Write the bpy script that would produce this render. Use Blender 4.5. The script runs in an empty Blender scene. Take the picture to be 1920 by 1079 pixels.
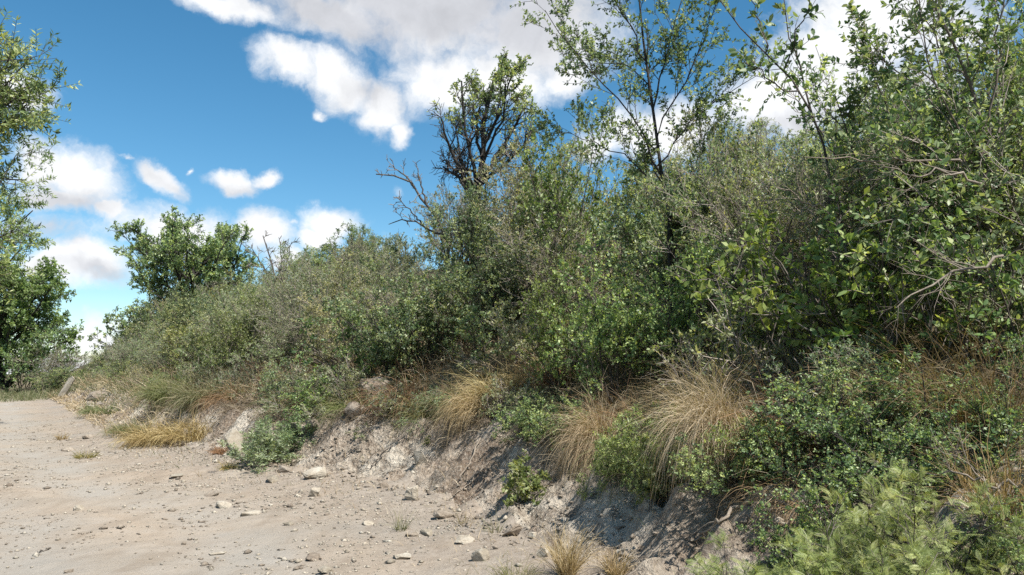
import bpy, bmesh, math, random
import numpy as np

scene = bpy.context.scene
COL = scene.collection
rad = math.radians

# ------------------------------------------------------------------ camera
F = 1507.0                       # focal length in pixels of the 1920 px wide photograph
PITCH = math.atan(160.0 / F)
CAM = np.array([0.0, 0.0, 1.6])
cam_data = bpy.data.cameras.new("camera")
cam_data.sensor_width = 36.0
cam_data.lens = 36.0 * F / 1920.0
cam_data.clip_start = 0.05
cam_data.clip_end = 3000.0
cam = bpy.data.objects.new("camera", cam_data)
cam.location = CAM
cam.rotation_euler = (rad(90) + PITCH, 0, 0)
COL.objects.link(cam)
scene.camera = cam

# ------------------------------------------------------------------ exposure / render
scene.view_settings.view_transform = 'Standard'
scene.view_settings.look = 'None'
scene.view_settings.exposure = 1.05
scene.view_settings.gamma = 1.0
cy = scene.cycles
cy.max_bounces = 8
cy.diffuse_bounces = 5
cy.glossy_bounces = 2
cy.transmission_bounces = 6
cy.transparent_max_bounces = 4
cy.use_denoising = False
cy.sample_clamp_indirect = 4.0
cy.caustics_reflective = False
cy.caustics_refractive = False
scene.render.filter_size = 1.5

# ------------------------------------------------------------------ sun
SUN = np.array([0.42, -0.42, 0.86]); SUN /= np.linalg.norm(SUN)
sl = bpy.data.lights.new("sun", 'SUN')
sl.energy = 4.3
sl.angle = rad(0.53)
sl.color = (1.0, 0.955, 0.88)
sun = bpy.data.objects.new("sun", sl)
from mathutils import Vector
sun.rotation_euler = Vector(tuple(SUN)).to_track_quat('Z', 'Y').to_euler()
sun.location = (20, -5, 60)
COL.objects.link(sun)


def pix_dir(px, py):
    a = (px - 960.0) / F
    b = (539.5 - py) / F
    c, s = math.cos(PITCH), math.sin(PITCH)
    d = np.array([a, c - b * s, s + b * c])
    return d / np.linalg.norm(d)


# ------------------------------------------------------------------ world: sky with cumulus
world = bpy.data.worlds.new("World")
scene.world = world
world.use_nodes = True
world.cycles.sampling_method = 'MANUAL'
world.cycles.sample_map_resolution = 512


class NT:
    def __init__(self, tree):
        self.t = tree
        self.n = tree.nodes
        self.l = tree.links

    def new(self, typ, **kw):
        n = self.n.new(typ)
        for k, v in kw.items():
            setattr(n, k, v)
        return n

    def put(self, sock, v):
        if hasattr(v, 'is_output'):
            self.l.new(v, sock)
        elif v is not None:
            sock.default_value = v

    def math(self, op, a, b=None, c=None, clamp=False):
        n = self.new('ShaderNodeMath', operation=op, use_clamp=clamp)
        self.put(n.inputs[0], a)
        if b is not None: self.put(n.inputs[1], b)
        if c is not None: self.put(n.inputs[2], c)
        return n.outputs[0]

    def vmath(self, op, a, b=None):
        n = self.new('ShaderNodeVectorMath', operation=op)
        self.put(n.inputs[0], a)
        if b is not None: self.put(n.inputs[1], b)
        return n

    def noise(self, vec, scale, detail=4.0, rough=0.55, dist=0.0):
        n = self.new('ShaderNodeTexNoise')
        if vec is not None: self.l.new(vec, n.inputs['Vector'])
        n.inputs['Scale'].default_value = scale
        n.inputs['Detail'].default_value = detail
        n.inputs['Roughness'].default_value = rough
        n.inputs['Distortion'].default_value = dist
        return n.outputs['Fac']

    def ramp(self, fac, stops, interp='LINEAR'):
        n = self.new('ShaderNodeValToRGB')
        n.color_ramp.interpolation = interp
        els = n.color_ramp.elements
        while len(els) < len(stops): els.new(0.5)
        for e, (p, c) in zip(els, stops):
            e.position = p
            e.color = (c[0], c[1], c[2], 1.0) if not isinstance(c, (int, float)) else (c, c, c, 1.0)
        self.put(n.inputs[0], fac)
        return n.outputs[0]

    def mix(self, fac, a, b, mode='MIX'):
        n = self.new('ShaderNodeMix', data_type='RGBA', blend_type=mode)
        self.put(n.inputs[0], fac)
        for i, v in ((6, a), (7, b)):
            if isinstance(v, (tuple, list)): v = (v[0], v[1], v[2], 1.0)
            self.put(n.inputs[i], v)
        return n.outputs[2]


def build_world():
    T = NT(world.node_tree)
    T.n.clear()
    out = T.new('ShaderNodeOutputWorld')
    sky = T.new('ShaderNodeTexSky', sky_type='NISHITA')
    sky.sun_disc = False
    sky.sun_elevation = math.asin(SUN[2])
    sky.sun_rotation = math.atan2(SUN[0], SUN[1])
    sky.altitude = 900.0
    sky.air_density = 1.0
    sky.dust_density = 0.25
    sky.ozone_density = 2.2
    hs = T.new('ShaderNodeHueSaturation')
    hs.inputs['Hue'].default_value = 0.486
    hs.inputs['Saturation'].default_value = 1.27
    hs.inputs['Value'].default_value = 1.0
    T.l.new(sky.outputs[0], hs.inputs['Color'])
    bg = T.new('ShaderNodeBackground')
    bg.inputs['Strength'].default_value = 0.072
    T.l.new(hs.outputs[0], bg.inputs['Color'])

    tc = T.new('ShaderNodeTexCoord')
    D = tc.outputs['Generated']
    sep = T.new('ShaderNodeSeparateXYZ'); T.l.new(D, sep.inputs[0])
    az = T.math('ARCTAN2', sep.outputs[0], sep.outputs[1])
    el = T.math('ARCSINE', sep.outputs[2])
    comb = T.new('ShaderNodeCombineXYZ')
    T.put(comb.inputs[0], az); T.put(comb.inputs[1], el)
    P0 = comb.outputs[0]
    # warp the cloud outlines with two octaves of vector noise
    wn = T.new('ShaderNodeTexNoise'); T.l.new(P0, wn.inputs['Vector'])
    wn.inputs['Scale'].default_value = 13.0; wn.inputs['Detail'].default_value = 8.0; wn.inputs['Roughness'].default_value = 0.6
    w1 = T.vmath('SUBTRACT', wn.outputs['Color'], (0.5, 0.5, 0.5)).outputs[0]
    sc = T.new('ShaderNodeVectorMath', operation='SCALE'); T.l.new(w1, sc.inputs[0]); sc.inputs['Scale'].default_value = 0.062
    P = T.vmath('ADD', P0, sc.outputs[0]).outputs[0]

    def blob(cx, cyy, rx, ry, ang=0.0, amp=1.0):
        d = pix_dir(cx, cyy)
        a0, e0 = math.atan2(d[0], d[1]), math.asin(d[2])
        m = T.new('ShaderNodeMapping', vector_type='TEXTURE')
        m.inputs['Location'].default_value = (a0, e0, 0)
        m.inputs['Rotation'].default_value = (0, 0, rad(ang))
        m.inputs['Scale'].default_value = (rx / F, ry / F, 1)
        T.l.new(P, m.inputs['Vector'])
        ln = T.vmath('LENGTH', m.outputs[0]).outputs['Value']
        return T.math('MULTIPLY_ADD', ln, -amp, amp)      # amp*(1-r)

    def field(blobs, k=0.12):
        f = None
        for b in blobs:
            v = blob(*b)
            f = v if f is None else T.math('SMOOTH_MAX', f, v, k)
        return f

    clouds = [
        (430, 8, 120, 34, -8), (620, 30, 190, 62, -12), (800, 10, 320, 130, 0), (1000, 60, 230, 130, 0), (700, -150, 460, 170),
        (545, 120, 85, 42, -10), (640, 160, 105, 62, -25), (715, 205, 70, 66, -30), (752, 245, 34, 36), (820, 150, 130, 74), (950, 150, 130, 78), (1060, 140, 70, 46),
        (600, 212, 22, 14, 0, 0.6),
        (1560, 120, 150, 120), (1640, 40, 190, 120), (1440, 170, 150, 70, 22), (1500, 200, 190, 80), (1690, 190, 140, 90), (1800, 60, 90, 80, 0, 0.8), (1240, 240, 170, 70), (1120, 270, 60, 40),
        (80, 320, 72, 58), (150, 335, 92, 62, -15), (205, 390, 42, 24), (110, 375, 90, 30),
        (295, 328, 62, 26, -30), (232, 292, 16, 6, 0, .5), (355, 315, 9, 9, 0, .6), (440, 338, 58, 26, -8), (502, 335, 30, 22, 25),
        (25, 170, 80, 42), (165, 492, 92, 50), (70, 430, 120, 34, 0, .45), (110, 510, 90, 40), (330, 430, 130, 56), (500, 430, 62, 52), (530, 480, 50, 40),
        (620, 412, 76, 38), (600, 440, 60, 30), (545, 408, 20, 10, 0, .5), (185, 640, 75, 26), (60, 700, 320, 46), (240, 610, 90, 22, 0, .6), (745, 355, 14, 18, 0, .35), (710, 470, 80, 30, 0, .3),
    ]
    f = field(clouds)
    # clouds behind and above the photographer, so the light comes from a broken sky
    nz = T.noise(D, 2.3, 6.0, 0.58)
    back = T.math('MULTIPLY', T.math('SUBTRACT', nz, 0.53), 4.0)
    dirm = T.math('MULTIPLY', T.math('ADD', sep.outputs[1], -0.05), -6.0)       # >0 only behind
    dirm2 = T.math('MULTIPLY', T.math('ADD', sep.outputs[2], -0.62), 6.0)
    dm = T.math('MAXIMUM', dirm, dirm2)
    back = T.math('MINIMUM', back, dm)
    f = T.math('MAXIMUM', f, back)
    fine = T.noise(P, 26.0, 8.0, 0.64)
    f2 = T.math('MULTIPLY_ADD', T.math('SUBTRACT', fine, 0.5), 0.9, f)
    den = T.new('ShaderNodeMapRange', interpolation_type='SMOOTHSTEP')
    den.inputs['From Min'].default_value = -0.04; den.inputs['From Max'].default_value = 0.68
    den.inputs['To Min'].default_value = 0.0; den.inputs['To Max'].default_value = 1.0
    T.put(den.inputs['Value'], f2)
    # thicker cloud seen from below is greyer
    shade = field([(840, -20, 420, 130), (620, 35, 190, 46, -10), (1010, 40, 170, 90), (720, -160, 500, 190),
                   (1660, 200, 130, 50, 18, .6), (1500, 225, 120, 30, 0, .5), (150, 385, 100, 26, 0, .6), (690, 175, 60, 30, 0, .35), (320, 345, 60, 20, -30, .4), (440, 352, 60, 14, 0, .4),
                   (200, 515, 80, 20, 0, .5), (60, 440, 100, 30, 0, .6)], 0.1)
    big = T.noise(P, 9.0, 4.0, 0.55)
    sh = T.new('ShaderNodeMapRange', interpolation_type='SMOOTHSTEP')
    sh.inputs['From Min'].default_value = -0.22; sh.inputs['From Max'].default_value = 0.66
    T.put(sh.inputs['Value'], T.math('MULTIPLY_ADD', T.math('SUBTRACT', big, 0.5), 1.5, shade))
    ccol = T.mix(sh.outputs[0], (0.50, 0.507, 0.515), (0.325, 0.333, 0.355))
    var = T.math('MULTIPLY_ADD', T.math('SUBTRACT', T.noise(P, 17.0, 8.0, 0.62), 0.5), 0.55, 1.0)
    vm = T.new('ShaderNodeVectorMath', operation='SCALE'); T.l.new(ccol, vm.inputs[0]); T.l.new(var, vm.inputs['Scale'])
    bg2 = T.new('ShaderNodeBackground'); bg2.inputs['Strength'].default_value = 1.0
    T.l.new(vm.outputs[0], bg2.inputs['Color'])
    ms = T.new('ShaderNodeMixShader')
    T.l.new(den.outputs[0], ms.inputs[0]); T.l.new(bg.outputs[0], ms.inputs[1]); T.l.new(bg2.outputs[0], ms.inputs[2])
    T.l.new(ms.outputs[0], out.inputs['Surface'])


build_world()


# ------------------------------------------------------------------ numeric helpers
def hash2(i, j, seed):
    h = (i.astype(np.int64) * 374761393 + j.astype(np.int64) * 668265263 + seed * 2147483647) & 0xffffffff
    h = ((h ^ (h >> 13)) * 1274126177) & 0xffffffff
    return ((h ^ (h >> 16)) & 0xffff) / 65535.0


def vnoise(x, y, seed=0):
    x = np.asarray(x, float); y = np.asarray(y, float)
    i = np.floor(x); j = np.floor(y)
    fx = x - i; fy = y - j
    fx = fx * fx * (3 - 2 * fx); fy = fy * fy * (3 - 2 * fy)
    a = hash2(i, j, seed); b = hash2(i + 1, j, seed); c = hash2(i, j + 1, seed); d = hash2(i + 1, j + 1, seed)
    return (a + (b - a) * fx) * (1 - fy) + (c + (d - c) * fx) * fy


def fbm(x, y, oct=4, seed=0, gain=0.5):
    v = 0; a = 1.0; tot = 0
    for o in range(oct):
        v = v + a * (vnoise(x * 2 ** o, y * 2 ** o, seed + o * 17) - 0.5)
        tot += a; a *= gain
    return v / tot * 2.0        # about -1..1


def sstep(a, b, x):
    t = np.clip((x - a) / (b - a), 0, 1)
    return t * t * (3 - 2 * t)


# ------------------------------------------------------------------ the lie of the land
U = np.array([-0.54, 0.84167]); N = np.array([0.84167, 0.54]); O = np.array([1.1, 4.8])
FS = [-400, -30, -10, 0, 1.7, 3.3, 6, 8, 9.7, 13.2, 16.8, 23, 57, 400]
FT = [-2, -2, -1, 0, .26, .8, 1.23, .86, .1, .1, -.6, -.4, 0, 0]
BW = 1.12          # horizontal width of the cut bank


def foot(s):
    s = np.asarray(s, float)
    base = 0
    for o in (-0.9, -0.45, 0, 0.45, 0.9):
        base = base + np.interp(s + o, FS, FT) / 5
    return base + 0.22 * fbm(s * 0.55, s * 0 + 3.3, 3, 5)


def height_sq(s, q):
    s = np.asarray(s, float); q = np.asarray(q, float)
    X = O[0] + s * U[0] + q * N[0]; Y = O[1] + s * U[1] + q * N[1]
    road = 0.03 * np.abs(fbm(X * 1.3, Y * 1.3, 3, 15)) + 0.05 * fbm(X * 0.35, Y * 0.35, 3, 11) + 0.014 * fbm(X * 2.6, Y * 2.6, 3, 12) + 0.012 * fbm(X * 9, Y * 9, 2, 13)
    road = road - 0.05 * np.exp(-((q + 2.6) / 0.5) ** 2) - 0.05 * np.exp(-((q + 4.4) / 0.5) ** 2)
    apron = 0.13 * sstep(-1.6, 0.0, q)
    hb = 0.74 + 0.16 * fbm(s * 0.35, s * 0 + 9.1, 2, 21)
    qq = q + 0.24 * fbm(s * 1.6, q * 0.7, 3, 31) * sstep(-0.3, 0.3, q)
    bank = hb * np.clip(sstep(-0.12, BW, qq) * 0.75 + 0.25 * sstep(0.45, 0.95, qq), 0, 1)
    inb = sstep(-0.4, 0.2, q) * (1 - sstep(BW, BW + 0.5, q))
    # rills washed down the bank, clods and ledges
    rill = np.abs(fbm(s * 2.3 + 0.4 * q, q * 0.45, 3, 41))
    bank = bank + inb * (0.24 * (rill - 0.25) + 0.13 * fbm(s * 4.5, q * 4.5, 3, 42) + 0.065 * fbm(s * 13, q * 11, 2, 43) + 0.10 * fbm(s * .7, q * 6.5 + .6 * s, 3, 44))
    hill = 0.50 * np.clip(q - BW, 0, 9) + 0.22 * np.clip(q - BW - 9, 0, 14) - 0.02 * np.clip(q - BW - 23, 0, 400)
    hill = hill + sstep(BW, BW + 1.5, q) * (0.25 * fbm(X * 0.4, Y * 0.4, 3, 51) + 0.07 * fbm(X * 1.7, Y * 1.7, 3, 52))
    left = 0.5 * sstep(-7.6, -10.5, q) + sstep(-7.6, -9, q) * 0.12 * fbm(X * 0.7, Y * 0.7, 3, 61)
    fade = 1.0 - sstep(75, 130, s)          # the hillside dies away beyond the bend
    return road + apron + (bank + hill) * (0.25 + 0.75 * fade) + left


def sq_of(x, y):
    rx, ry = x - O[0], y - O[1]
    s = rx * U[0] + ry * U[1]
    return s, rx * N[0] + ry * N[1] - foot(s)


def H(x, y):
    s, q = sq_of(np.asarray(x, float), np.asarray(y, float))
    return height_sq(s, q)


def xy_of(s, q):
    t = np.asarray(q) + foot(s)
    return O[0] + np.asarray(s) * U[0] + t * N[0], O[1] + np.asarray(s) * U[1] + t * N[1]


def on_ground(px, py, far=120.0):
    """where the line of sight of a photo pixel meets the ground"""
    d = pix_dir(px, py)
    r = np.arange(2.5, far, 0.03)
    p = CAM[None] + d[None] * r[:, None]
    below = p[:, 2] < H(p[:, 0], p[:, 1])
    k = int(np.argmax(below)) if below.any() else len(r) - 1
    return p[k, 0], p[k, 1], float(H(p[k, 0], p[k, 1]))


def at_depth(px, d):
    """a point on the ground d metres ahead, in the column of a photo pixel"""
    x = (px - 960.0) / F * d
    for _ in range(4):
        z = float(H(x, d))
        x = (px - 960.0) / F * (d * math.cos(PITCH) + (z - 1.6) * math.sin(PITCH))
    return x, d, float(H(x, d))


def at_q(px, q):
    """the point q metres up the slope from the foot of the bank, in the column of a photo pixel"""
    ds = np.arange(3.0, 90.0, .05)
    x = (px - 960.0) / F * ds
    qq = sq_of(x, ds)[1]
    return at_depth(px, float(ds[int(np.argmax(qq > q))]))


def z_at(py, d):
    v = pix_dir(960, py)
    return 1.6 + v[2] / v[1] * d


# ------------------------------------------------------------------ mesh helpers
def make_mesh(name, verts, faces, tint=None, smooth=False):
    verts = np.ascontiguousarray(verts, np.float32).reshape(-1, 3)
    faces = np.ascontiguousarray(faces, np.int32)
    nf, k = faces.shape
    me = bpy.data.meshes.new(name)
    me.vertices.add(len(verts)); me.vertices.foreach_set('co', verts.ravel())
    me.loops.add(nf * k); me.loops.foreach_set('vertex_index', faces.ravel())
    me.polygons.add(nf)
    me.polygons.foreach_set('loop_start', np.arange(0, nf * k, k, dtype=np.int32))
    me.polygons.foreach_set('loop_total', np.full(nf, k, np.int32))
    if smooth: me.polygons.foreach_set('use_smooth', np.ones(nf, bool))
    if tint is not None:
        a = me.attributes.new('tint', 'FLOAT', 'POINT')
        a.data.foreach_set('value', np.ascontiguousarray(tint, np.float32).ravel())
    me.update(calc_edges=True)
    return me


def link(name, me, parent=None, loc=None, mat=None):
    o = bpy.data.objects.new(name, me)
    COL.objects.link(o)
    if parent is not None: o.parent = parent
    if loc is not None: o.location = loc
    if mat is not None and me is not None and len(me.materials) == 0: me.materials.append(mat)
    return o


def tag(o, label=None, cat=None, group=None, kind=None):
    if label: o['label'] = label
    if cat: o['category'] = cat
    if group: o['group'] = group
    if kind: o['kind'] = kind
    return o


def norm(v):
    return v / np.maximum(np.linalg.norm(v, axis=-1, keepdims=True), 1e-9)


def perp(rng, t):
    r = rng.normal(size=t.shape)
    r = r - (r * t).sum(-1, keepdims=True) * t
    return norm(r)


def grow(rng, start, d, L, k, wig, lift):
    """N polylines of k segments; lift bends them up (>0) or lets them droop (<0)"""
    n = len(start)
    P = np.zeros((n, k + 1, 3)); P[:, 0] = start
    d = norm(d.astype(float))
    seg = (np.asarray(L) / k).reshape(n, 1)
    for i in range(k):
        d = norm(d + rng.normal(size=(n, 3)) * wig + np.array([0, 0, 1.0]) * lift / k)
        P[:, i + 1] = P[:, i] + d * seg
    return P


def along(P, f):
    """points and tangents at parameters f (n,m) of polylines P (n,k+1,3)"""
    n, k1, _ = P.shape
    x = f * (k1 - 1)
    i = np.minimum(x.astype(int), k1 - 2)
    w = (x - i)[..., None]
    r = np.arange(n)[:, None]
    a = P[r, i]; b = P[r, i + 1]
    return a + (b - a) * w, norm(b - a)


def tubes(P, R0, R1, sides):
    """tapering tubes round the polylines"""
    n, k1, _ = P.shape
    f = np.linspace(0, 1, k1)[None, :]
    R = np.asarray(R0).reshape(-1, 1) * (1 - f) + np.asarray(R1).reshape(-1, 1) * f
    T = np.gradient(P, axis=1); T = norm(T)
    ref = np.where(np.abs(T[..., 2:3]) > 0.9, np.array([1.0, 0, 0]), np.array([0, 0, 1.0]))
    A = norm(np.cross(T, ref)); B = np.cross(T, A)
    an = np.arange(sides) / sides * 2 * math.pi
    V = P[:, :, None] + R[:, :, None, None] * (A[:, :, None] * np.cos(an)[:, None] + B[:, :, None] * np.sin(an)[:, None])
    idx = np.arange(n * k1 * sides).reshape(n, k1, sides)
    a = idx[:, :-1]; b = np.roll(a, -1, axis=2); c = idx[:, 1:]; d = np.roll(c, -1, axis=2)
    Fc = np.stack([a, b, d, c], -1).reshape(-1, 4)
    return V.reshape(-1, 3), Fc


class Acc:
    def __init__(self): self.v = []; self.f = []; self.t = []; self.n = 0

    def add(self, v, f, t=None):
        if len(v) == 0: return
        self.v.append(v); self.f.append(f + self.n); self.n += len(v)
        self.t.append(np.full(len(v), 0.5) if t is None else t)

    def mesh(self, name, smooth=False):
        return make_mesh(name, np.concatenate(self.v), np.concatenate(self.f), np.concatenate(self.t), smooth)


LEAF = {
    'rhomb': (np.array([[0, 0, 0], [.5, .27, .06], [1, 0, 0], [.5, -.27, .06]]), np.array([[0, 1, 2, 3]])),
    'narrow': (np.array([[0, 0, 0], [.45, .13, .04], [1, 0, -.05], [.45, -.13, .04]]), np.array([[0, 1, 2, 3]])),
    'oval': (np.array([[0, 0, 0], [.28, .2, .05], [.68, .21, .03], [1, 0, -.08], [.68, -.21, .03], [.28, -.2, .05], [.28, 0, -.01], [.68, 0, -.03]]),
             np.array([[0, 1, 6, 6], [1, 2, 7, 6], [2, 3, 7, 7], [0, 6, 5, 5], [6, 7, 4, 5], [7, 3, 4, 4]])),
}


def _feather():
    v = []; f = []
    for i in range(11):
        x = 0.08 + 0.085 * i
        w = 0.17 * math.sin(math.pi * min(0.97, 0.22 + 0.075 * i)) + 0.05
        for sgn in (-1, 1):
            b = len(v)
            v += [[x, 0, -.1 * x * x], [x + .03, sgn * w * .55, .035 - .1 * x * x], [x + .09, sgn * w, .0 - .1 * x * x], [x + .065, sgn * w * .45, .02 - .1 * x * x]]
            f.append([b, b + 1, b + 2, b + 3])
    b = len(v)
    v += [[0, .008, 0], [1, .004, -.1], [1, -.004, -.1], [0, -.008, 0]]; f.append([b, b + 1, b + 2, b + 3])
    return np.array(v), np.array(f)


LEAF['feather'] = _feather()
LEAF['oval'] = (LEAF['oval'][0], np.array([[0, 1, 6, 5], [1, 2, 7, 6], [6, 7, 4, 5], [2, 3, 4, 7]]))


def leaves(rng, pos, d, size, kind, up=0.6):
    tv, tf = LEAF[kind]
    n = len(pos)
    d = norm(d)
    nr = rng.normal(size=(n, 3)) * 0.70 + np.array([0.25, -0.30, up])
    y = norm(np.cross(nr, d)); z = np.cross(d, y)
    V = pos[:, None] + size[:, None, None] * (tv[None, :, 0:1] * d[:, None] + tv[None, :, 1:2] * y[:, None] + tv[None, :, 2:3] * z[:, None])
    Fc = (np.arange(n)[:, None, None] * len(tv) + tf[None]).reshape(-1, 4)
    return V.reshape(-1, 3), Fc, len(tv)


def children(rng, P, R, m, a, b, ang, L, taper=0.5, lift=0.0, rr=0.6, Rend=0.25):
    """m side shoots on every polyline of P between parameters a and b"""
    n = len(P)
    f = rng.uniform(a, b, size=(n, m))
    pos, tan = along(P, f)
    pos = pos.reshape(-1, 3); tan = tan.reshape(-1, 3)
    an = rng.normal(ang, ang * 0.25, size=(n * m, 1))
    d = tan * np.cos(an) + perp(rng, tan) * np.sin(an) + np.array([0, 0, lift])
    ff = f.reshape(-1)
    Ls = L * (1 - taper * ff) * rng.uniform(0.55, 1.25, n * m)
    Rs = np.repeat(np.asarray(R), m) * (1 - (1 - Rend) * ff) * rr
    return pos, norm(d), Ls, Rs


def plant(seed, p):
    """a branching plant: returns (stem mesh, foliage mesh, top height)"""
    rng = np.random.default_rng(seed)
    wood = Acc(); leaf = Acc()
    if 'trunk' in p:                        # given stem axes
        P = p['trunk']; R = np.asarray(p['trunk_r'], float)
    else:
        n0 = p['stems']
        az = rng.uniform(0, 2 * math.pi, n0)
        til = np.abs(rng.normal(0, p['tilt'], n0)).clip(0, 1.35)
        d = np.stack([np.sin(til) * np.cos(az), np.sin(til) * np.sin(az), np.cos(til)], 1)
        st = np.stack([np.cos(az), np.sin(az), np.zeros(n0)], 1) * p.get('base', 0.12) * rng.uniform(0, 1, (n0, 1))
        st[:, 2] -= 0.12
        P = grow(rng, st, d, p['len'] * rng.uniform(0.6, 1.1, n0), 6, p.get('wig', .12), p.get('lift', .2))
        R = p['r'] * rng.uniform(.6, 1.1, n0)
    rad_min = p.get('rmin', 0.003)
    ends = p.get('ends', [.25, .3, .35, .4])
    levels = p['levels']
    v, f = tubes(P, R, np.maximum(R * ends[0], rad_min), p.get('sides', 5)); wood.add(v, f, np.full(len(v), .25))
    allP = [(P, 0)]
    cur, curR = P, R
    for li, lv in enumerate(levels):
        pos, d, L, r = children(rng, cur, curR, lv['n'], lv.get('a', .25), lv.get('b', 1.0), lv.get('ang', .8), lv['len'], lv.get('taper', .5), lv.get('lift', 0), lv.get('rr', .6), ends[min(li, 3)])
        if 'keep' in lv:
            kp = rng.uniform(size=len(pos)) < lv['keep']
            pos, d, L, r = pos[kp], d[kp], L[kp], r[kp]
        r = np.maximum(r, rad_min)
        k = lv.get('k', 4)
        cur = grow(rng, pos, d, L, k, lv.get('wig', .15), lv.get('bend', 0.1)); curR = r
        v, f = tubes(cur, r, np.maximum(r * .4, rad_min * .7), lv.get('sides', 3))
        wood.add(v, f, np.repeat(rng.uniform(.3, 1, len(cur)), (k + 1) * lv.get('sides', 3)))
        allP.append((cur, li + 1))
    tops = max(float(x[0][..., 2].max()) for x in allP)
    lp = p.get('leaf')
    if lp:
        Q = allP[-1][0]
        if lp.get('also'): 
            Q2 = allP[-2][0]
            QQ = [Q, Q2]
        else: QQ = [Q]
        for Q in QQ:
            n = len(Q); m = lp['n']
            ff = rng.uniform(lp.get('a', .1), 1.0, (n, m)) ** lp.get('pow', .8)
            pos, tan = along(Q, ff)
            zt = Q[:, -1, 2] / max(tops, .1)
            dens = np.clip(rng.normal(lp.get('fill', .8), .36, n), 0.0, 1.0)
            if lp.get('top'): dens = dens * sstep(lp['top'][0], lp['top'][1], zt + rng.normal(0, .08, n))
            kp = (rng.uniform(size=(n, m)) < dens[:, None]).reshape(-1)
            tw = np.repeat(rng.normal(.5, .26, n), m)
            pos = pos.reshape(-1, 3)[kp]; tan = tan.reshape(-1, 3)[kp]; tw = tw[kp]
            d = tan * lp.get('fwd', .5) + perp(rng, tan) * 1.0 + np.array([0, 0, lp.get('dz', 0.1)])
            size = lp['size'] * rng.uniform(.6, 1.25, len(pos))
            v, f, k = leaves(rng, pos, d, size, lp['kind'], lp.get('up', .6))
            t = np.clip(tw + rng.normal(0, .17, len(pos)), 0, 1)
            leaf.add(v, f, np.repeat(t, k))
    return wood.mesh('stems'), (leaf.mesh('foliage') if leaf.n else None), tops


# ------------------------------------------------------------------ materials
def new_mat(name):
    m = bpy.data.materials.new(name); m.use_nodes = True
    T = NT(m.node_tree)
    bs = T.n['Principled BSDF']
    return m, T, bs, T.n['Material Output']


def leaf_mat(name, dark, mid, light, trans=0.43, rough=0.45, spec=0.5):
    m, T, bs, out = new_mat(name)
    at = T.new('ShaderNodeAttribute', attribute_name='tint')
    col = T.ramp(at.outputs['Fac'], [(0.12, dark), (0.5, mid), (0.9, light)])
    oi = T.new('ShaderNodeObjectInfo')
    col = T.mix(1.0, col, oi.outputs['Color'], 'MULTIPLY')
    T.l.new(col, bs.inputs['Base Color'])
    bs.inputs['Roughness'].default_value = rough
    bs.inputs['Specular IOR Level'].default_value = spec
    tr = T.new('ShaderNodeBsdfTranslucent')
    c2 = T.mix(1.0, col, (1.35, 1.3, .6), 'MULTIPLY')
    T.l.new(c2, tr.inputs['Color'])
    mx = T.new('ShaderNodeMixShader'); mx.inputs[0].default_value = trans
    T.l.new(bs.outputs[0], mx.inputs[1]); T.l.new(tr.outputs[0], mx.inputs[2])
    T.l.new(mx.outputs[0], out.inputs['Surface'])
    return m


def bark_mat(name, dark, light, scale=14.0):
    m, T, bs, out = new_mat(name)
    tc = T.new('ShaderNodeTexCoord')
    mp = T.new('ShaderNodeMapping'); mp.inputs['Scale'].default_value = (1, 1, .25)
    T.l.new(tc.outputs['Object'], mp.inputs['Vector'])
    nz = T.noise(mp.outputs[0], scale * 2, 5, .65)
    at = T.new('ShaderNodeAttribute', attribute_name='tint')
    fac = T.math('MULTIPLY_ADD', nz, .8, T.math('MULTIPLY_ADD', at.outputs['Fac'], .6, -.35))
    col = T.ramp(fac, [(.2, dark), (.75, light)])
    T.l.new(col, bs.inputs['Base Color'])
    bs.inputs['Roughness'].default_value = .85
    bp = T.new('ShaderNodeBump'); bp.inputs['Strength'].default_value = .6; bp.inputs['Distance'].default_value = .02
    T.l.new(nz, bp.inputs['Height']); T.l.new(bp.outputs[0], bs.inputs['Normal'])
    return m


M = {}
M['olive'] = leaf_mat('olive_leaf', (0.111, 0.134, 0.072), (0.234, 0.258, 0.136), (0.410, 0.403, 0.240))
M['greygreen'] = leaf_mat('grey_green_leaf', (0.126, 0.172, 0.098), (0.241, 0.300, 0.174), (0.418, 0.473, 0.284))
M['green'] = leaf_mat('green_leaf', (0.093, 0.144, 0.070), (0.212, 0.287, 0.131), (0.453, 0.495, 0.242))
M['dark'] = leaf_mat('dark_green_leaf', (0.070, 0.118, 0.063), (0.176, 0.244, 0.121), (0.392, 0.440, 0.225))
M['bright'] = leaf_mat('yellow_green_leaf', (0.097, 0.129, 0.039), (0.179, 0.220, 0.073), (0.320, 0.336, 0.152))
M['lime'] = leaf_mat('feathery_lime_leaf', (0.133, 0.176, 0.057), (0.217, 0.267, 0.095), (0.354, 0.384, 0.170), .35)
M['broad'] = leaf_mat('broad_glossy_leaf', (0.082, 0.135, 0.054), (0.180, 0.257, 0.104), (0.387, 0.419, 0.213), .40, .46, .35)
M['straw'] = leaf_mat('straw_blade', (0.199, 0.140, 0.082), (0.410, 0.325, 0.213), (0.637, 0.544, 0.412), .25, .6, .2)
M['rust'] = leaf_mat('rusty_blade', (0.120, 0.071, 0.045), (0.240, 0.159, 0.099), (0.396, 0.293, 0.200), .25, .6, .2)
M['greenblade'] = leaf_mat('green_blade', (0.072, 0.093, 0.036), (0.155, 0.163, 0.083), (0.298, 0.262, 0.181), .25, .55, .3)
M['litter'] = leaf_mat('dry_litter', (.06, .045, .03), (.16, .125, .085), (.33, .28, .20), .1, .8, .1)
M['bark'] = bark_mat('grey_brown_bark', (.045, .036, .028), (.23, .195, .16))
M['twig'] = bark_mat('pinkish_grey_twig', (.12, .098, .082), (.40, .345, .30))
M['darkbark'] = bark_mat('dark_bark', (.018, .015, .012), (.085, .072, .06))
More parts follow.
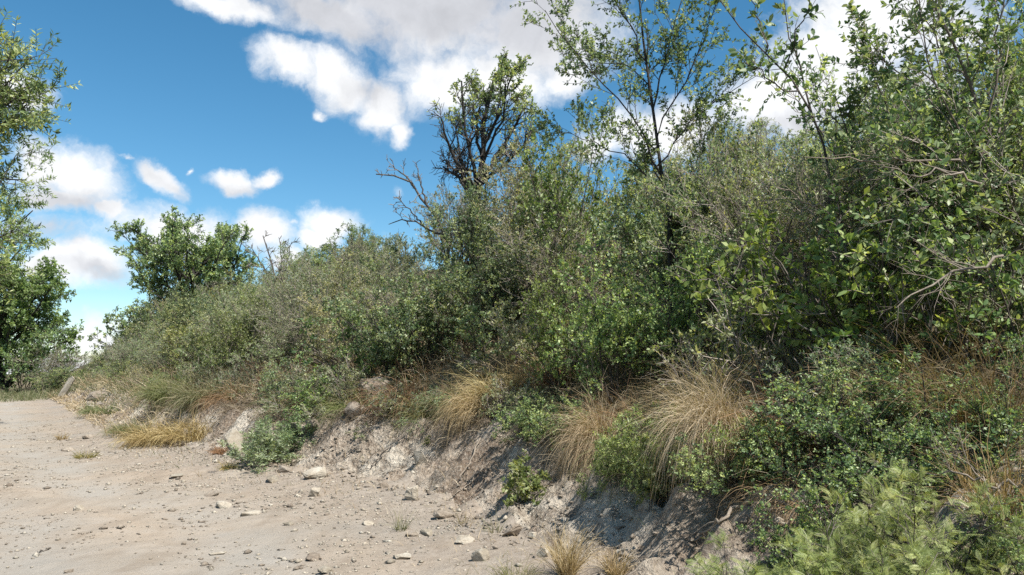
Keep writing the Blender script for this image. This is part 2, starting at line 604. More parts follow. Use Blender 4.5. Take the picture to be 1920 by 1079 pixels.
M['deadwood'] = bark_mat('weathered_dead_wood', (.07, .058, .048), (.27, .24, .21))
M['root'] = bark_mat('pale_root', (.14, .11, .085), (.42, .36, .28))


def ground_mat(name, build):
    m, T, bs, out = new_mat(name)
    tc = T.new('ShaderNodeTexCoord')
    build(T, bs, tc.outputs['Object'])
    return m


def road_build(T, bs, P):
    big = T.noise(P, .28, 5, .6, .3)
    med = T.noise(P, 1.9, 6, .62, .2)
    fine = T.noise(P, 38, 5, .7)
    vfine = T.noise(P, 150, 3, .7)
    mp = T.new('ShaderNodeMapping'); mp.inputs['Rotation'].default_value = (0, 0, rad(32.7)); mp.inputs['Scale'].default_value = (2.2, .35, 1)
    T.l.new(P, mp.inputs['Vector'])
    streak = T.noise(mp.outputs[0], 1.6, 5, .6)
    c = T.ramp(big, [(.38, (0.252, 0.231, 0.199)), (.5, (0.290, 0.246, 0.196)), (.64, (0.322, 0.259, 0.196))])
    c = T.mix(T.math('MULTIPLY', T.ramp(streak, [(.48, 0.0), (.66, 1.0)]), .6), c, (0.210, 0.164, 0.120))
    c = T.mix(T.math('MULTIPLY', T.ramp(med, [(.5, 0.0), (.7, 1.0)]), .55), c, (0.364, 0.321, 0.272))
    c = T.mix(T.math('MULTIPLY', T.ramp(fine, [(.3, 1.0), (.48, 0.0)]), .5), c, (0.158, 0.129, 0.097))
    c = T.mix(T.math('MULTIPLY', T.ramp(vfine, [(.55, 0.0), (.75, 1.0)]), .4), c, (0.467, 0.422, 0.370))
    ru = T.new('ShaderNodeAttribute', attribute_name='rut')
    rf = T.math('MULTIPLY', ru.outputs['Fac'], T.ramp(T.noise(P, .9, 5, .65), [(.35, .1), (.6, .85)]), clamp=True)
    c = T.mix(rf, c, T.ramp(fine, [(.3, (0.271, 0.248, 0.214)), (.7, (0.322, 0.298, 0.263))]))
    at = T.new('ShaderNodeAttribute', attribute_name='tint')     # loose crumbled soil near the bank
    ap = T.math('MULTIPLY', at.outputs['Fac'], T.ramp(T.noise(P, 6, 5, .65), [(.35, .25), (.65, 1.0)]))
    c = T.mix(T.math('MULTIPLY', ap, .75), c, T.ramp(T.noise(P, 16, 5, .7), [(.35, (0.145, 0.114, 0.090)), (.55, (0.252, 0.215, 0.180)), (.7, (0.373, 0.335, 0.286))]))
    T.l.new(c, bs.inputs['Base Color']); bs.inputs['Roughness'].default_value = .95
    bs.inputs['Specular IOR Level'].default_value = .15
    h = T.math('MULTIPLY_ADD', fine, .6, T.math('MULTIPLY_ADD', med, 1.2, T.math('MULTIPLY', vfine, .2)))
    bp = T.new('ShaderNodeBump'); bp.inputs['Strength'].default_value = .75; bp.inputs['Distance'].default_value = .03
    T.l.new(h, bp.inputs['Height']); T.l.new(bp.outputs[0], bs.inputs['Normal'])


def bank_build(T, bs, P):
    big = T.noise(P, .8, 4, .6, .4)
    med = T.noise(P, 5, 6, .68, .5)
    fine = T.noise(P, 26, 6, .72)
    vo = T.new('ShaderNodeTexVoronoi', feature='F1'); T.l.new(P, vo.inputs['Vector']); vo.inputs['Scale'].default_value = 14
    c = T.ramp(big, [(.36, (0.258, 0.196, 0.146)), (.48, (0.403, 0.332, 0.260)), (.6, (0.582, 0.522, 0.435))])
    c = T.mix(T.math('MULTIPLY', T.ramp(med, [(.38, 1.0), (.54, 0.0)]), .75), c, (0.140, 0.101, 0.072))
    c = T.mix(T.math('MULTIPLY', T.ramp(fine, [(.5, 0.0), (.66, 1.0)]), .6), c, (0.605, 0.539, 0.445))
    c = T.mix(T.math('MULTIPLY', T.ramp(fine, [(.3, 1.0), (.45, 0.0)]), .55), c, (0.084, 0.062, 0.045))
    T.l.new(c, bs.inputs['Base Color']); bs.inputs['Roughness'].default_value = .95
    bs.inputs['Specular IOR Level'].default_value = .15
    h = T.math('MULTIPLY_ADD', med, 1.6, T.math('MULTIPLY_ADD', fine, .8, T.math('MULTIPLY', vo.outputs['Distance'], .6)))
    bp = T.new('ShaderNodeBump'); bp.inputs['Strength'].default_value = 1.0; bp.inputs['Distance'].default_value = .09
    T.l.new(h, bp.inputs['Height']); T.l.new(bp.outputs[0], bs.inputs['Normal'])


def hill_build(T, bs, P):
    med = T.noise(P, 2.2, 6, .65)
    fine = T.noise(P, 30, 5, .7)
    c = T.ramp(med, [(.35, (.085, .065, .042)), (.55, (.15, .125, .075)), (.7, (.22, .19, .115))])
    c = T.mix(T.math('MULTIPLY', T.ramp(fine, [(.5, 0.0), (.7, 1.0)]), .6), c, (.28, .23, .15))
    T.l.new(c, bs.inputs['Base Color']); bs.inputs['Roughness'].default_value = .95
    bs.inputs['Specular IOR Level'].default_value = .1
    bp = T.new('ShaderNodeBump'); bp.inputs['Strength'].default_value = .9; bp.inputs['Distance'].default_value = .05
    T.l.new(fine, bp.inputs['Height']); T.l.new(bp.outputs[0], bs.inputs['Normal'])


def stone_mat(name, a, b, c3):
    m, T, bs, out = new_mat(name)
    tc = T.new('ShaderNodeTexCoord')
    oi = T.new('ShaderNodeObjectInfo')
    ad = T.vmath('ADD', tc.outputs['Object'], oi.outputs['Location']).outputs[0]
    n1 = T.noise(ad, 7, 5, .65); n2 = T.noise(ad, 45, 5, .7)
    c = T.ramp(n1, [(.3, a), (.5, b), (.7, c3)])
    c = T.mix(T.math('MULTIPLY', T.ramp(n2, [(.32, 1.0), (.5, 0.0)]), .5), c, tuple(x * .45 for x in a))
    at = T.new('ShaderNodeAttribute', attribute_name='tint')
    c = T.mix(1.0, c, T.ramp(at.outputs['Fac'], [(0, .62), (1, 1.15)]), 'MULTIPLY')
    T.l.new(c, bs.inputs['Base Color']); bs.inputs['Roughness'].default_value = .9
    bs.inputs['Specular IOR Level'].default_value = .2
    h = T.math('MULTIPLY_ADD', n1, 1.5, n2)
    bp = T.new('ShaderNodeBump'); bp.inputs['Strength'].default_value = .55; bp.inputs['Distance'].default_value = .03
    T.l.new(h, bp.inputs['Height']); T.l.new(bp.outputs[0], bs.inputs['Normal'])
    return m


M['road'] = ground_mat('pale_dirt', road_build)
M['bankm'] = ground_mat('eroded_grey_earth', bank_build)
M['hill'] = ground_mat('leaf_strewn_soil', hill_build)
M['stone'] = stone_mat('pale_stone', (0.311, 0.265, 0.202), (0.395, 0.349, 0.281), (0.462, 0.428, 0.361))
M['greystone'] = stone_mat('weathered_rock', (0.202, 0.168, 0.126), (0.281, 0.244, 0.189), (0.353, 0.323, 0.269))
M['brownstone'] = stone_mat('brown_stone', (0.168, 0.134, 0.105), (0.260, 0.218, 0.172), (0.361, 0.315, 0.260))


# ------------------------------------------------------------------ ground sheets
def spaced(stops):
    out = []
    for a, b, st in stops:
        n = max(1, int(round((b - a) / st)))
        out += list(a + (b - a) * np.arange(n) / n)
    out.append(stops[-1][1])
    return np.array(out)


def geo(a, b, first, ratio):
    out = [a]; st = first; sg = 1 if b > a else -1
    while (b - out[-1]) * sg > st:
        out.append(out[-1] + sg * st); st *= ratio
    out.append(b)
    return out


def ground_sheet(name, S, Q, mat, tintf=None):
    SS, QQ = np.meshgrid(S, Q, indexing='ij')
    Z = height_sq(SS, QQ)
    X, Y = xy_of(SS, QQ)
    n, m = SS.shape
    idx = np.arange(n * m).reshape(n, m)
    f = np.stack([idx[:-1, :-1], idx[:-1, 1:], idx[1:, 1:], idx[1:, :-1]], -1).reshape(-1, 4)[:, ::-1]
    t = tintf(SS, QQ).ravel() if tintf else None
    me = make_mesh(name, np.stack([X, Y, Z], -1), f, t, True)
    if name == 'dirt_road':                 # where the wheels run the dirt is packed smooth
        w = .25 * fbm(SS * .25, QQ * 0, 2, 88)
        rut = np.exp(-((QQ + w + 2.6) / .55) ** 2) + np.exp(-((QQ + w + 4.4) / .6) ** 2)
        a = me.attributes.new('rut', 'FLOAT', 'POINT'); a.data.foreach_set('value', rut.ravel().astype(np.float32))
    return tag(link(name, me, mat=mat), kind='structure')


S_near = np.array(sorted(set(np.round(np.concatenate([geo(-6, -60, .2, 1.15), spaced([(-6, 14, .07), (14, 30, .16), (30, 62, .5)])]), 4))))
S_far = np.array(geo(62, 600, 1.0, 1.12))
S_back = np.array(geo(-60, -600, 3, 1.3))[::-1]
S_all = np.concatenate([S_back[:-1], S_near, S_far[1:]])
ground_sheet('dirt_road', S_near, spaced([(-7.6, -6, .2), (-6, -2, .09), (-2, 0, .06)]), M['road'], lambda s, q: sstep(-2.6, -.2, q + .5 * fbm(s * .6, q, 3, 77)))
ground_sheet('earth_bank', S_near, spaced([(0, 1.6, .05)]), M['bankm'])
ground_sheet('hillside', S_near, np.array(list(spaced([(1.6, 4, .12), (4, 12, .4)])) + geo(12, 600, .6, 1.15)[1:]), M['hill'])
ground_sheet('verge', S_near, np.array(geo(-7.6, -600, .3, 1.18)[::-1]), M['hill'])
ground_sheet('far_ground', S_far, np.array(list(np.array(geo(-7.6, -600, .5, 1.2))[::-1]) + list(spaced([(-7.6, 12, .8)]))[1:] + geo(12, 600, 1, 1.2)[1:]), M['hill'])
ground_sheet('near_ground', S_back, np.array(list(np.array(geo(-7.6, -600, 1, 1.3))[::-1]) + list(spaced([(-7.6, 12, 1)]))[1:] + geo(12, 600, 1, 1.3)[1:]), M['hill'])

# ------------------------------------------------------------------ shrub kinds
SH = {}      # kind -> list of (stem mesh, foliage mesh, natural height); a tall and a low habit of each


def kind(name, bark, leafm, variants, p, seed, low=True):
    SH[name] = []
    SH[name + '_low'] = []
    for i in range(variants):
        for habit in ('', '_low') if low else ('',):
            q = p
            if habit:
                q = dict(p); q['len'] = p['len'] * .48; q['stems'] = int(p['stems'] * .8); q['r'] = p['r'] * .6; q['tilt'] = p['tilt'] * 1.15
                q['levels'] = [dict(l, len=l['len'] * (.5 if j == 0 else .62), n=max(3, int(l['n'] * (.8 if j == 0 else .72)))) for j, l in enumerate(p['levels'])]
                if 'leaf' in p and p['leaf']: q['leaf'] = dict(p['leaf'], n=int(p['leaf']['n'] * .85), size=p['leaf']['size'] * .85)
            st, fo, top = plant(seed + i, q)
            st.materials.append(M[bark])
            if fo is not None: fo.materials.append(M[leafm])
            SH[name + habit].append((st, fo, top))


LV3 = lambda n1, l1, n2, l2, ang=.75, lift=.1, **k: [dict(n=n1, len=l1, ang=ang, lift=lift, a=.2, **k), dict(n=n2, len=l2, ang=.8, lift=.12, a=.2, k=3)]
kind('olive', 'twig', 'olive', 4, dict(stems=15, tilt=.55, len=1.75, r=.014, rmin=.0028, lift=.25, levels=LV3(9, .85, 7, .34), leaf=dict(n=18, size=.037, kind='rhomb', fill=.72)), 100)
kind('greygreen', 'twig', 'greygreen', 4, dict(stems=16, tilt=.6, len=1.6, r=.013, rmin=.0028, lift=.3, levels=LV3(9, .8, 8, .30), leaf=dict(n=17, size=.043, kind='narrow', fill=.85)), 200)
kind('green', 'bark', 'green', 4, dict(stems=12, tilt=.5, len=1.8, r=.016, rmin=.0028, lift=.2, levels=LV3(9, .85, 7, .36), leaf=dict(n=18, size=.047, kind='rhomb', fill=.75)), 300)
kind('dark', 'darkbark', 'dark', 3, dict(stems=14, tilt=.5, len=1.7, r=.018, rmin=.003, lift=.2, levels=LV3(10, .8, 8, .32), leaf=dict(n=18, size=.042, kind='rhomb', fill=.85)), 400)
kind('darkfine', 'darkbark', 'dark', 3, dict(stems=15, tilt=.55, len=1.7, r=.016, rmin=.0025, lift=.2, levels=LV3(10, .8, 10, .30), leaf=dict(n=22, size=.029, kind='rhomb', fill=.82)), 450)
kind('twiggy', 'twig', 'olive', 4, dict(stems=18, tilt=.55, len=1.7, r=.013, rmin=.003, lift=.25, wig=.16, levels=LV3(10, .8, 8, .34, wig=.2), leaf=dict(n=12, size=.034, kind='rhomb', fill=.42)), 500)
kind('bright', 'bark', 'bright', 3, dict(stems=12, tilt=.5, len=1.7, r=.014, rmin=.0028, lift=.25, levels=LV3(9, .8, 7, .36), leaf=dict(n=18, size=.046, kind='rhomb', fill=.75)), 600)
kind('spire', 'bark', 'green', 3, dict(stems=11, tilt=.22, len=2.3, r=.018, rmin=.003, lift=.1, levels=LV3(11, .62, 7, .32, ang=.6, lift=.3), leaf=dict(n=14, size=.075, kind='narrow', fill=.9)), 700)
kind('broad', 'bark', 'broad', 3, dict(stems=9, tilt=.5, len=1.9, r=.018, rmin=.003, lift=.3, levels=LV3(8, .8, 6, .38), leaf=dict(n=16, size=.052, kind='oval', fill=.85)), 800)
kind('lime', 'bark', 'lime', 3, dict(stems=13, tilt=.65, len=1.15, r=.010, rmin=.0028, lift=.2, levels=LV3(9, .42, 5, .20, ang=.6), leaf=dict(n=11, size=.072, kind='feather', fill=.82, up=.7, fwd=.7)), 900, False)
kind('sapling', 'bark', 'bright', 2, dict(stems=5, tilt=.3, len=.6, r=.006, rmin=.0015, lift=.2, levels=LV3(7, .28, 5, .14), leaf=dict(n=9, size=.052, kind='oval', fill=.95)), 950, False)
kind('weed', 'bark', 'greygreen', 2, dict(stems=18, tilt=.65, len=.55, r=.004, rmin=.0014, lift=.3, levels=LV3(7, .26, 6, .12), leaf=dict(n=9, size=.04, kind='narrow', fill=.95)), 970, False)
kind('dead', 'deadwood', None, 3, dict(stems=7, tilt=.5, len=1.6, r=.024, rmin=.004, lift=.2, wig=.2, levels=LV3(6, .8, 6, .4, wig=.25)), 1000)


def put_plant(kindname, var, x, y, z, height, label, cat='shrub', group=None, wide=1.0, rz=None, col=None, name='shrub', lean=(0, 0)):
    fam = SH[kindname + '_low'] if (height < 1.75 and SH[kindname + '_low']) else SH[kindname]
    st, fo, top = fam[var % len(fam)]
    r = bpy.data.objects.new(name, None); COL.objects.link(r)
    r.empty_display_size = .2
    sc = height / top
    r.location = (x, y, z); r.scale = (sc * wide, sc * wide, sc)
    r.rotation_euler = (lean[0], lean[1], rz if rz is not None else random.uniform(-.9, .9))
    tag(r, label, cat, group)
    link('stems', st, r)
    if fo is not None:
        c = link('foliage', fo, r)
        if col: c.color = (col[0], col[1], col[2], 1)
    return r


random.seed(4)

# ------------------------------------------------------------------ trees with traced limbs
def resample(pts, k):
    pts = np.array(pts, float)
    s = np.concatenate([[0], np.cumsum(np.linalg.norm(np.diff(pts, axis=0), axis=1))])
    t = np.linspace(0, s[-1], k + 1)
    return np.stack([np.interp(t, s, pts[:, i]) for i in range(3)], 1)


def limb(pts, d, dy, base, k=9, seed=0, y0=0.0):
    """one limb read off the photo at depth d, leaving the plane by dy metres towards its tip"""
    n = len(pts)
    w = []
    for i, (px, py) in enumerate(pts):
        v = pix_dir(px, py); p = CAM + v * d / v[1]
        w.append((p[0], p[1] + y0 + dy * (i / (n - 1)), p[2]))
    P = resample(w, k) - np.array(base)
    rng = np.random.default_rng(seed + 7)
    j = rng.normal(size=P.shape) * 0.02; j[0] = 0
    return P + j


def put_tree(name, base, p, bark, leafm, label, cat='tree', seed=1, crown='crown', group=None, col=None, wood='trunk'):
    st, fo, top = plant(seed, p)
    r = bpy.data.objects.new(name, None); COL.objects.link(r); r.location = base
    tag(r, label, cat, group)
    link(wood, st, r, mat=M[bark])
    if fo is not None:
        c = link(crown, fo, r, mat=M[leafm])
        if col: c.color = (*col, 1)
    return r


def traced_tree(name, d, base_px, limbs, radii, p, bark, leafm, label, seed, **k):
    b = at_depth(base_px, d)
    b = (b[0], b[1], b[2])
    P = np.stack([limb(pts, d, dy, b, 9, seed + i) for i, (pts, dy) in enumerate(limbs)])
    for i in range(1, len(P)):              # every limb springs from an earlier one
        dense = np.concatenate([resample(P[j], 80) for j in range(i)])
        near = dense[np.argmin(((dense - P[i, 0]) ** 2).sum(1))]
        P[i] += (near - P[i, 0]) * np.linspace(1, 0, 10)[:, None] ** 1.5
    gz = H(b[0], b[1]) - b[2] - .15
    P[0, 0, 2] = gz
    q = dict(p); q['trunk'] = P; q['trunk_r'] = radii
    return put_tree(name, b, q, bark, leafm, label, seed=seed, **k)


traced_tree('slender_tree', 11.0, 1278, [
    ([(1278, 660), (1268, 560), (1250, 420), (1238, 300), (1225, 180), (1208, 60), (1195, -90)], .2),
    ([(1238, 330), (1190, 240), (1120, 170), (1060, 110), (1020, 62)], -.7),
    ([(1228, 200), (1250, 110), (1275, 30), (1300, -90)], .5),
    ([(1240, 310), (1290, 240), (1340, 200), (1400, 165)], -.5),
    ([(1245, 360), (1180, 290), (1120, 250), (1050, 225)], .6),
    ([(1215, 110), (1180, 50), (1140, 0), (1110, -60)], -.4),
    ([(1248, 400), (1310, 330), (1370, 270), (1390, 230)], .6),
    ([(1232, 250), (1280, 150), (1320, 60), (1350, -40)], -.6),
    ([(1222, 150), (1170, 100), (1130, 90), (1090, 60)], .7),
    ([(1268, 570), (1220, 520), (1190, 470), (1160, 440)], -.5),
    ([(1262, 500), (1300, 440), (1330, 400), (1350, 370)], -.5)],
    [.036, .014, .014, .012, .012, .012, .012, .012, .010, .010, .010],
    dict(levels=[dict(n=15, len=.95, ang=.65, a=.18, lift=.25, taper=.45), dict(n=9, len=.38, ang=.7, a=.15, k=3)], rmin=.0035, sides=7,
         ends=[.3, .3, .4], leaf=dict(n=19, size=.052, kind='rhomb', fill=.78, also=True)),
    'darkbark', 'green', 'tall slender tree with a dark thin trunk and airy crown rising above the thicket', 11, col=(.8, .85, .9))

traced_tree('gnarled_tree', 21.0, 895, [
    ([(895, 600), (893, 420), (900, 330), (905, 250), (915, 180), (930, 130)], .3),
    ([(893, 400), (870, 330), (845, 290), (832, 245)], -.8),
    ([(895, 390), (860, 330), (840, 312), (826, 300)], .7),
    ([(897, 360), (880, 280), (870, 220), (868, 165)], -.5),
    ([(900, 340), (935, 280), (965, 230), (985, 180)], .8),
    ([(900, 350), (950, 310), (985, 280), (998, 245)], -.7),
    ([(905, 270), (940, 210), (955, 160), (965, 140)], -.4),
    ([(900, 345), (915, 280), (945, 240), (950, 190)], -1.2),
    ([(897, 370), (865, 300), (855, 250), (850, 205)], .9),
    ([(903, 300), (890, 230), (900, 170), (905, 140)], 1.0)],
    [.13, .07, .065, .065, .07, .06, .05, .05, .05, .05],
    dict(levels=[dict(n=12, len=1.05, ang=.75, a=.25, wig=.28, lift=.1), dict(n=11, len=.45, ang=.8, a=.2, k=3, wig=.28)], rmin=.0085, sides=6,
         ends=[.35, .4, .5], leaf=dict(n=20, size=.08, kind='rhomb', fill=.7, top=(.64, .86), pow=.6)),
    'darkbark', 'dark', 'dark gnarled tree with bare lower limbs and a leafy top against the white cloud', 21, col=(1.25, 1.2, 1.0))

traced_tree('leafy_sapling', 7.6, 1556, [
    ([(1565, 560), (1556, 330), (1546, 245), (1522, 195), (1485, 135), (1440, 88), (1395, 40), (1355, -20)], .2),
    ([(1528, 205), (1516, 130), (1500, 60), (1482, -70)], .3),
    ([(1505, 165), (1462, 168), (1420, 150), (1372, 135)], -.3),
    ([(1475, 125), (1490, 70), (1500, 20), (1530, -50)], -.3),
    ([(1440, 90), (1440, 40), (1425, -10), (1420, -60)], .3),
    ([(1540, 235), (1560, 220), (1580, 228), (1592, 222)], -.2)],
    [.017, .010, .008, .008, .008, .006],
    dict(levels=[dict(n=11, len=.36, ang=.75, a=.12, lift=.1, k=3)], rmin=.0035, sides=6, ends=[.3, .3],
         leaf=dict(n=10, size=.085, kind='oval', fill=.9, a=.1)),
    'bark', 'broad', 'lone leafy sapling leaning left in front of the bright cloud at the upper right', 31, crown='crown', col=(.85, .9, .9))

traced_tree('arching_tree', 6.6, 1850, [
    ([(1855, 640), (1842, 400), (1820, 240), (1780, 120), (1730, 50), (1680, -30)], -.3),
    ([(1845, 420), (1780, 280), (1730, 190), (1690, 130), (1668, 70)], -.5),
    ([(1842, 380), (1880, 230), (1900, 100), (1905, -60)], .3),
    ([(1830, 300), (1850, 180), (1840, 60), (1820, -80)], -.4),
    ([(1846, 440), (1760, 360), (1690, 300), (1630, 290)], -.6),
    ([(1848, 470), (1800, 420), (1720, 400), (1650, 420)], -.4),
    ([(1838, 360), (1790, 250), (1760, 160), (1700, 80), (1660, 20)], .5),
    ([(1850, 480), (1900, 360), (1950, 260), (1990, 150)], -.5),
    ([(1800, 170), (1770, 90), (1760, 20), (1750, -60)], .4),
    ([(1852, 520), (1900, 450), (1950, 400), (2010, 370)], -.7),
    ([(1852, 540), (1790, 500), (1730, 500), (1690, 520)], -.5),
    ([(1840, 390), (1800, 300), (1740, 260), (1690, 235)], .4)],
    [.026, .013, .014, .011, .011, .010, .011, .012, .009, .011, .009, .009],
    dict(levels=[dict(n=13, len=.62, ang=.6, a=.15, lift=.2, taper=.4), dict(n=6, len=.27, ang=.75, a=.15, k=3)], rmin=.003, sides=6, ends=[.3, .35, .4],
         leaf=dict(n=13, size=.056, kind='oval', fill=.88)),
    'twig', 'broad', 'tall arching big-leaved tree leaning in at the right edge', 41, col=(.9, .95, 1.0))


def limbs_of(rng, h, n, spread, r, base_f=.22, k=8):
    main = grow(rng, np.array([[0, 0, -.2]]), np.array([[.05, 0, 1.0]]), [h * .82], k, .05, .1)
    f = np.linspace(base_f, .75, n)[None] + rng.normal(0, .03, (1, n))
    pos, tan = along(main, f.clip(0, 1))
    az = np.arange(n) * 2.4 + rng.uniform(0, 6, 1)
    a = rng.uniform(.7, 1.15, n)
    d = np.stack([np.sin(a) * np.cos(az), np.sin(a) * np.sin(az), np.cos(a)], 1)
    L = h * spread * (1.1 - .5 * f[0]) * rng.uniform(.75, 1.15, n)
    P = grow(rng, pos[0], d, L, k, .1, .45)
    return np.concatenate([main, P]), np.concatenate([[r], r * .55 * (1.1 - .6 * f[0])])


def full_tree(name, x, y, h, spread, n, r, leaf, bark, leafm, label, seed, lv=(9, .2, 8, .10), fill=.8, nleaf=14, col=None, base_f=.22, group=None, lift=.1, bend=.1, kind_='rhomb', rmin=.012):
    rng = np.random.default_rng(seed)
    P, R = limbs_of(rng, h, n, spread, r, base_f)
    return put_tree(name, (x, y, float(H(x, y))), dict(trunk=P, trunk_r=R, sides=7, rmin=rmin, ends=[.25, .3, .4],
        levels=[dict(n=lv[0], len=h * lv[1], ang=.75, a=.25, lift=lift, bend=bend), dict(n=lv[2], len=h * lv[3], ang=.8, a=.2, k=3, bend=bend)],
        leaf=dict(n=nleaf, size=leaf, kind=kind_, fill=fill)), bark, leafm, label, seed=seed, col=col, group=group)


x, y, z = at_depth(352, 45)
full_tree('round_tree', x, y, 7.3, .74, 28, .15, .13, 'darkbark', 'green', 'round-crowned dark green tree above the thicket where the track bends', 51, lv=(12, .2, 10, .10), col=(1.05, 1.12, 1.05), nleaf=20, fill=.62)
x, y, z = at_depth(2, 63)
full_tree('spreading_tree', x, y, 10.6, .66, 30, .25, .22, 'darkbark', 'bright', 'big spreading tree at the end of the dirt track', 61, lv=(11, .2, 9, .10), col=(.85, 1.05, .95), nleaf=20, base_f=.04)
full_tree('overhanging_tree', -11.9, 14.5, 10.4, .42, 24, .17, .13, 'darkbark', 'green', 'near tree whose high boughs reach in at the upper left corner', 71, lv=(10, .18, 8, .09), col=(1.0, 1.0, .95), nleaf=24, fill=.95, kind_='narrow', rmin=.006, base_f=.56)
full_tree('drooping_tree', -17.1, 22.0, 8.8, .52, 18, .15, .15, 'bark', 'green', 'tree with drooping sprays beside the left edge, below the high boughs', 81, lv=(10, .2, 8, .10), col=(1.05, 1.08, .95), nleaf=22, fill=.9, kind_='narrow', rmin=.006, base_f=.2, lift=-.1, bend=-.2)
x, y, z = at_depth(232, 52)
full_tree('thin_tree', x, y, 4.6, .42, 10, .06, .16, 'darkbark', 'dark', 'thin see-through little tree left of the round-crowned tree', 91, lv=(7, .2, 6, .11), fill=.6, nleaf=9, col=(1.3, 1.3, 1.2))

# bare dead wood
traced_tree('dead_tree', 19.0, 838, [
    ([(845, 560), (838, 450), (806, 388), (775, 352), (742, 334), (708, 333)], -.3),
    ([(778, 356), (762, 330), (745, 320), (733, 308)], .3),
    ([(802, 384), (792, 352), (784, 322)], -.2),
    ([(838, 452), (790, 420), (760, 408), (722, 414)], .4),
    ([(790, 420), (770, 395), (750, 385)], -.4)],
    [.06, .03, .028, .035, .022],
    dict(levels=[dict(n=6, len=.5, ang=.8, a=.3, wig=.25, k=3), dict(n=3, len=.22, ang=.8, k=3, wig=.25)], rmin=.009, sides=5, ends=[.25, .3, .4]),
    'deadwood', None, 'bare dead tree whose limb sticks out left of the gnarled tree', cat='dead tree', seed=101, wood='limbs')
traced_tree('dead_tree', 33.0, 522, [
    ([(528, 680), (522, 580), (512, 520), (500, 470), (488, 440)], .3),
    ([(522, 570), (535, 520), (545, 480), (552, 455)], -.4),
    ([(518, 545), (500, 510), (492, 490), (480, 470)], -.5),
    ([(520, 560), (525, 500), (522, 470), (520, 450)], .5)],
    [.07, .05, .045, .05],
    dict(levels=[dict(n=8, len=.9, ang=.7, a=.25, wig=.22), dict(n=6, len=.4, ang=.8, k=3, wig=.22)], rmin=.013, sides=5, ends=[.3, .35, .4]),
    'deadwood', None, 'bare grey dead tree right of the round-crowned tree', cat='dead tree', seed=111, wood='limbs')

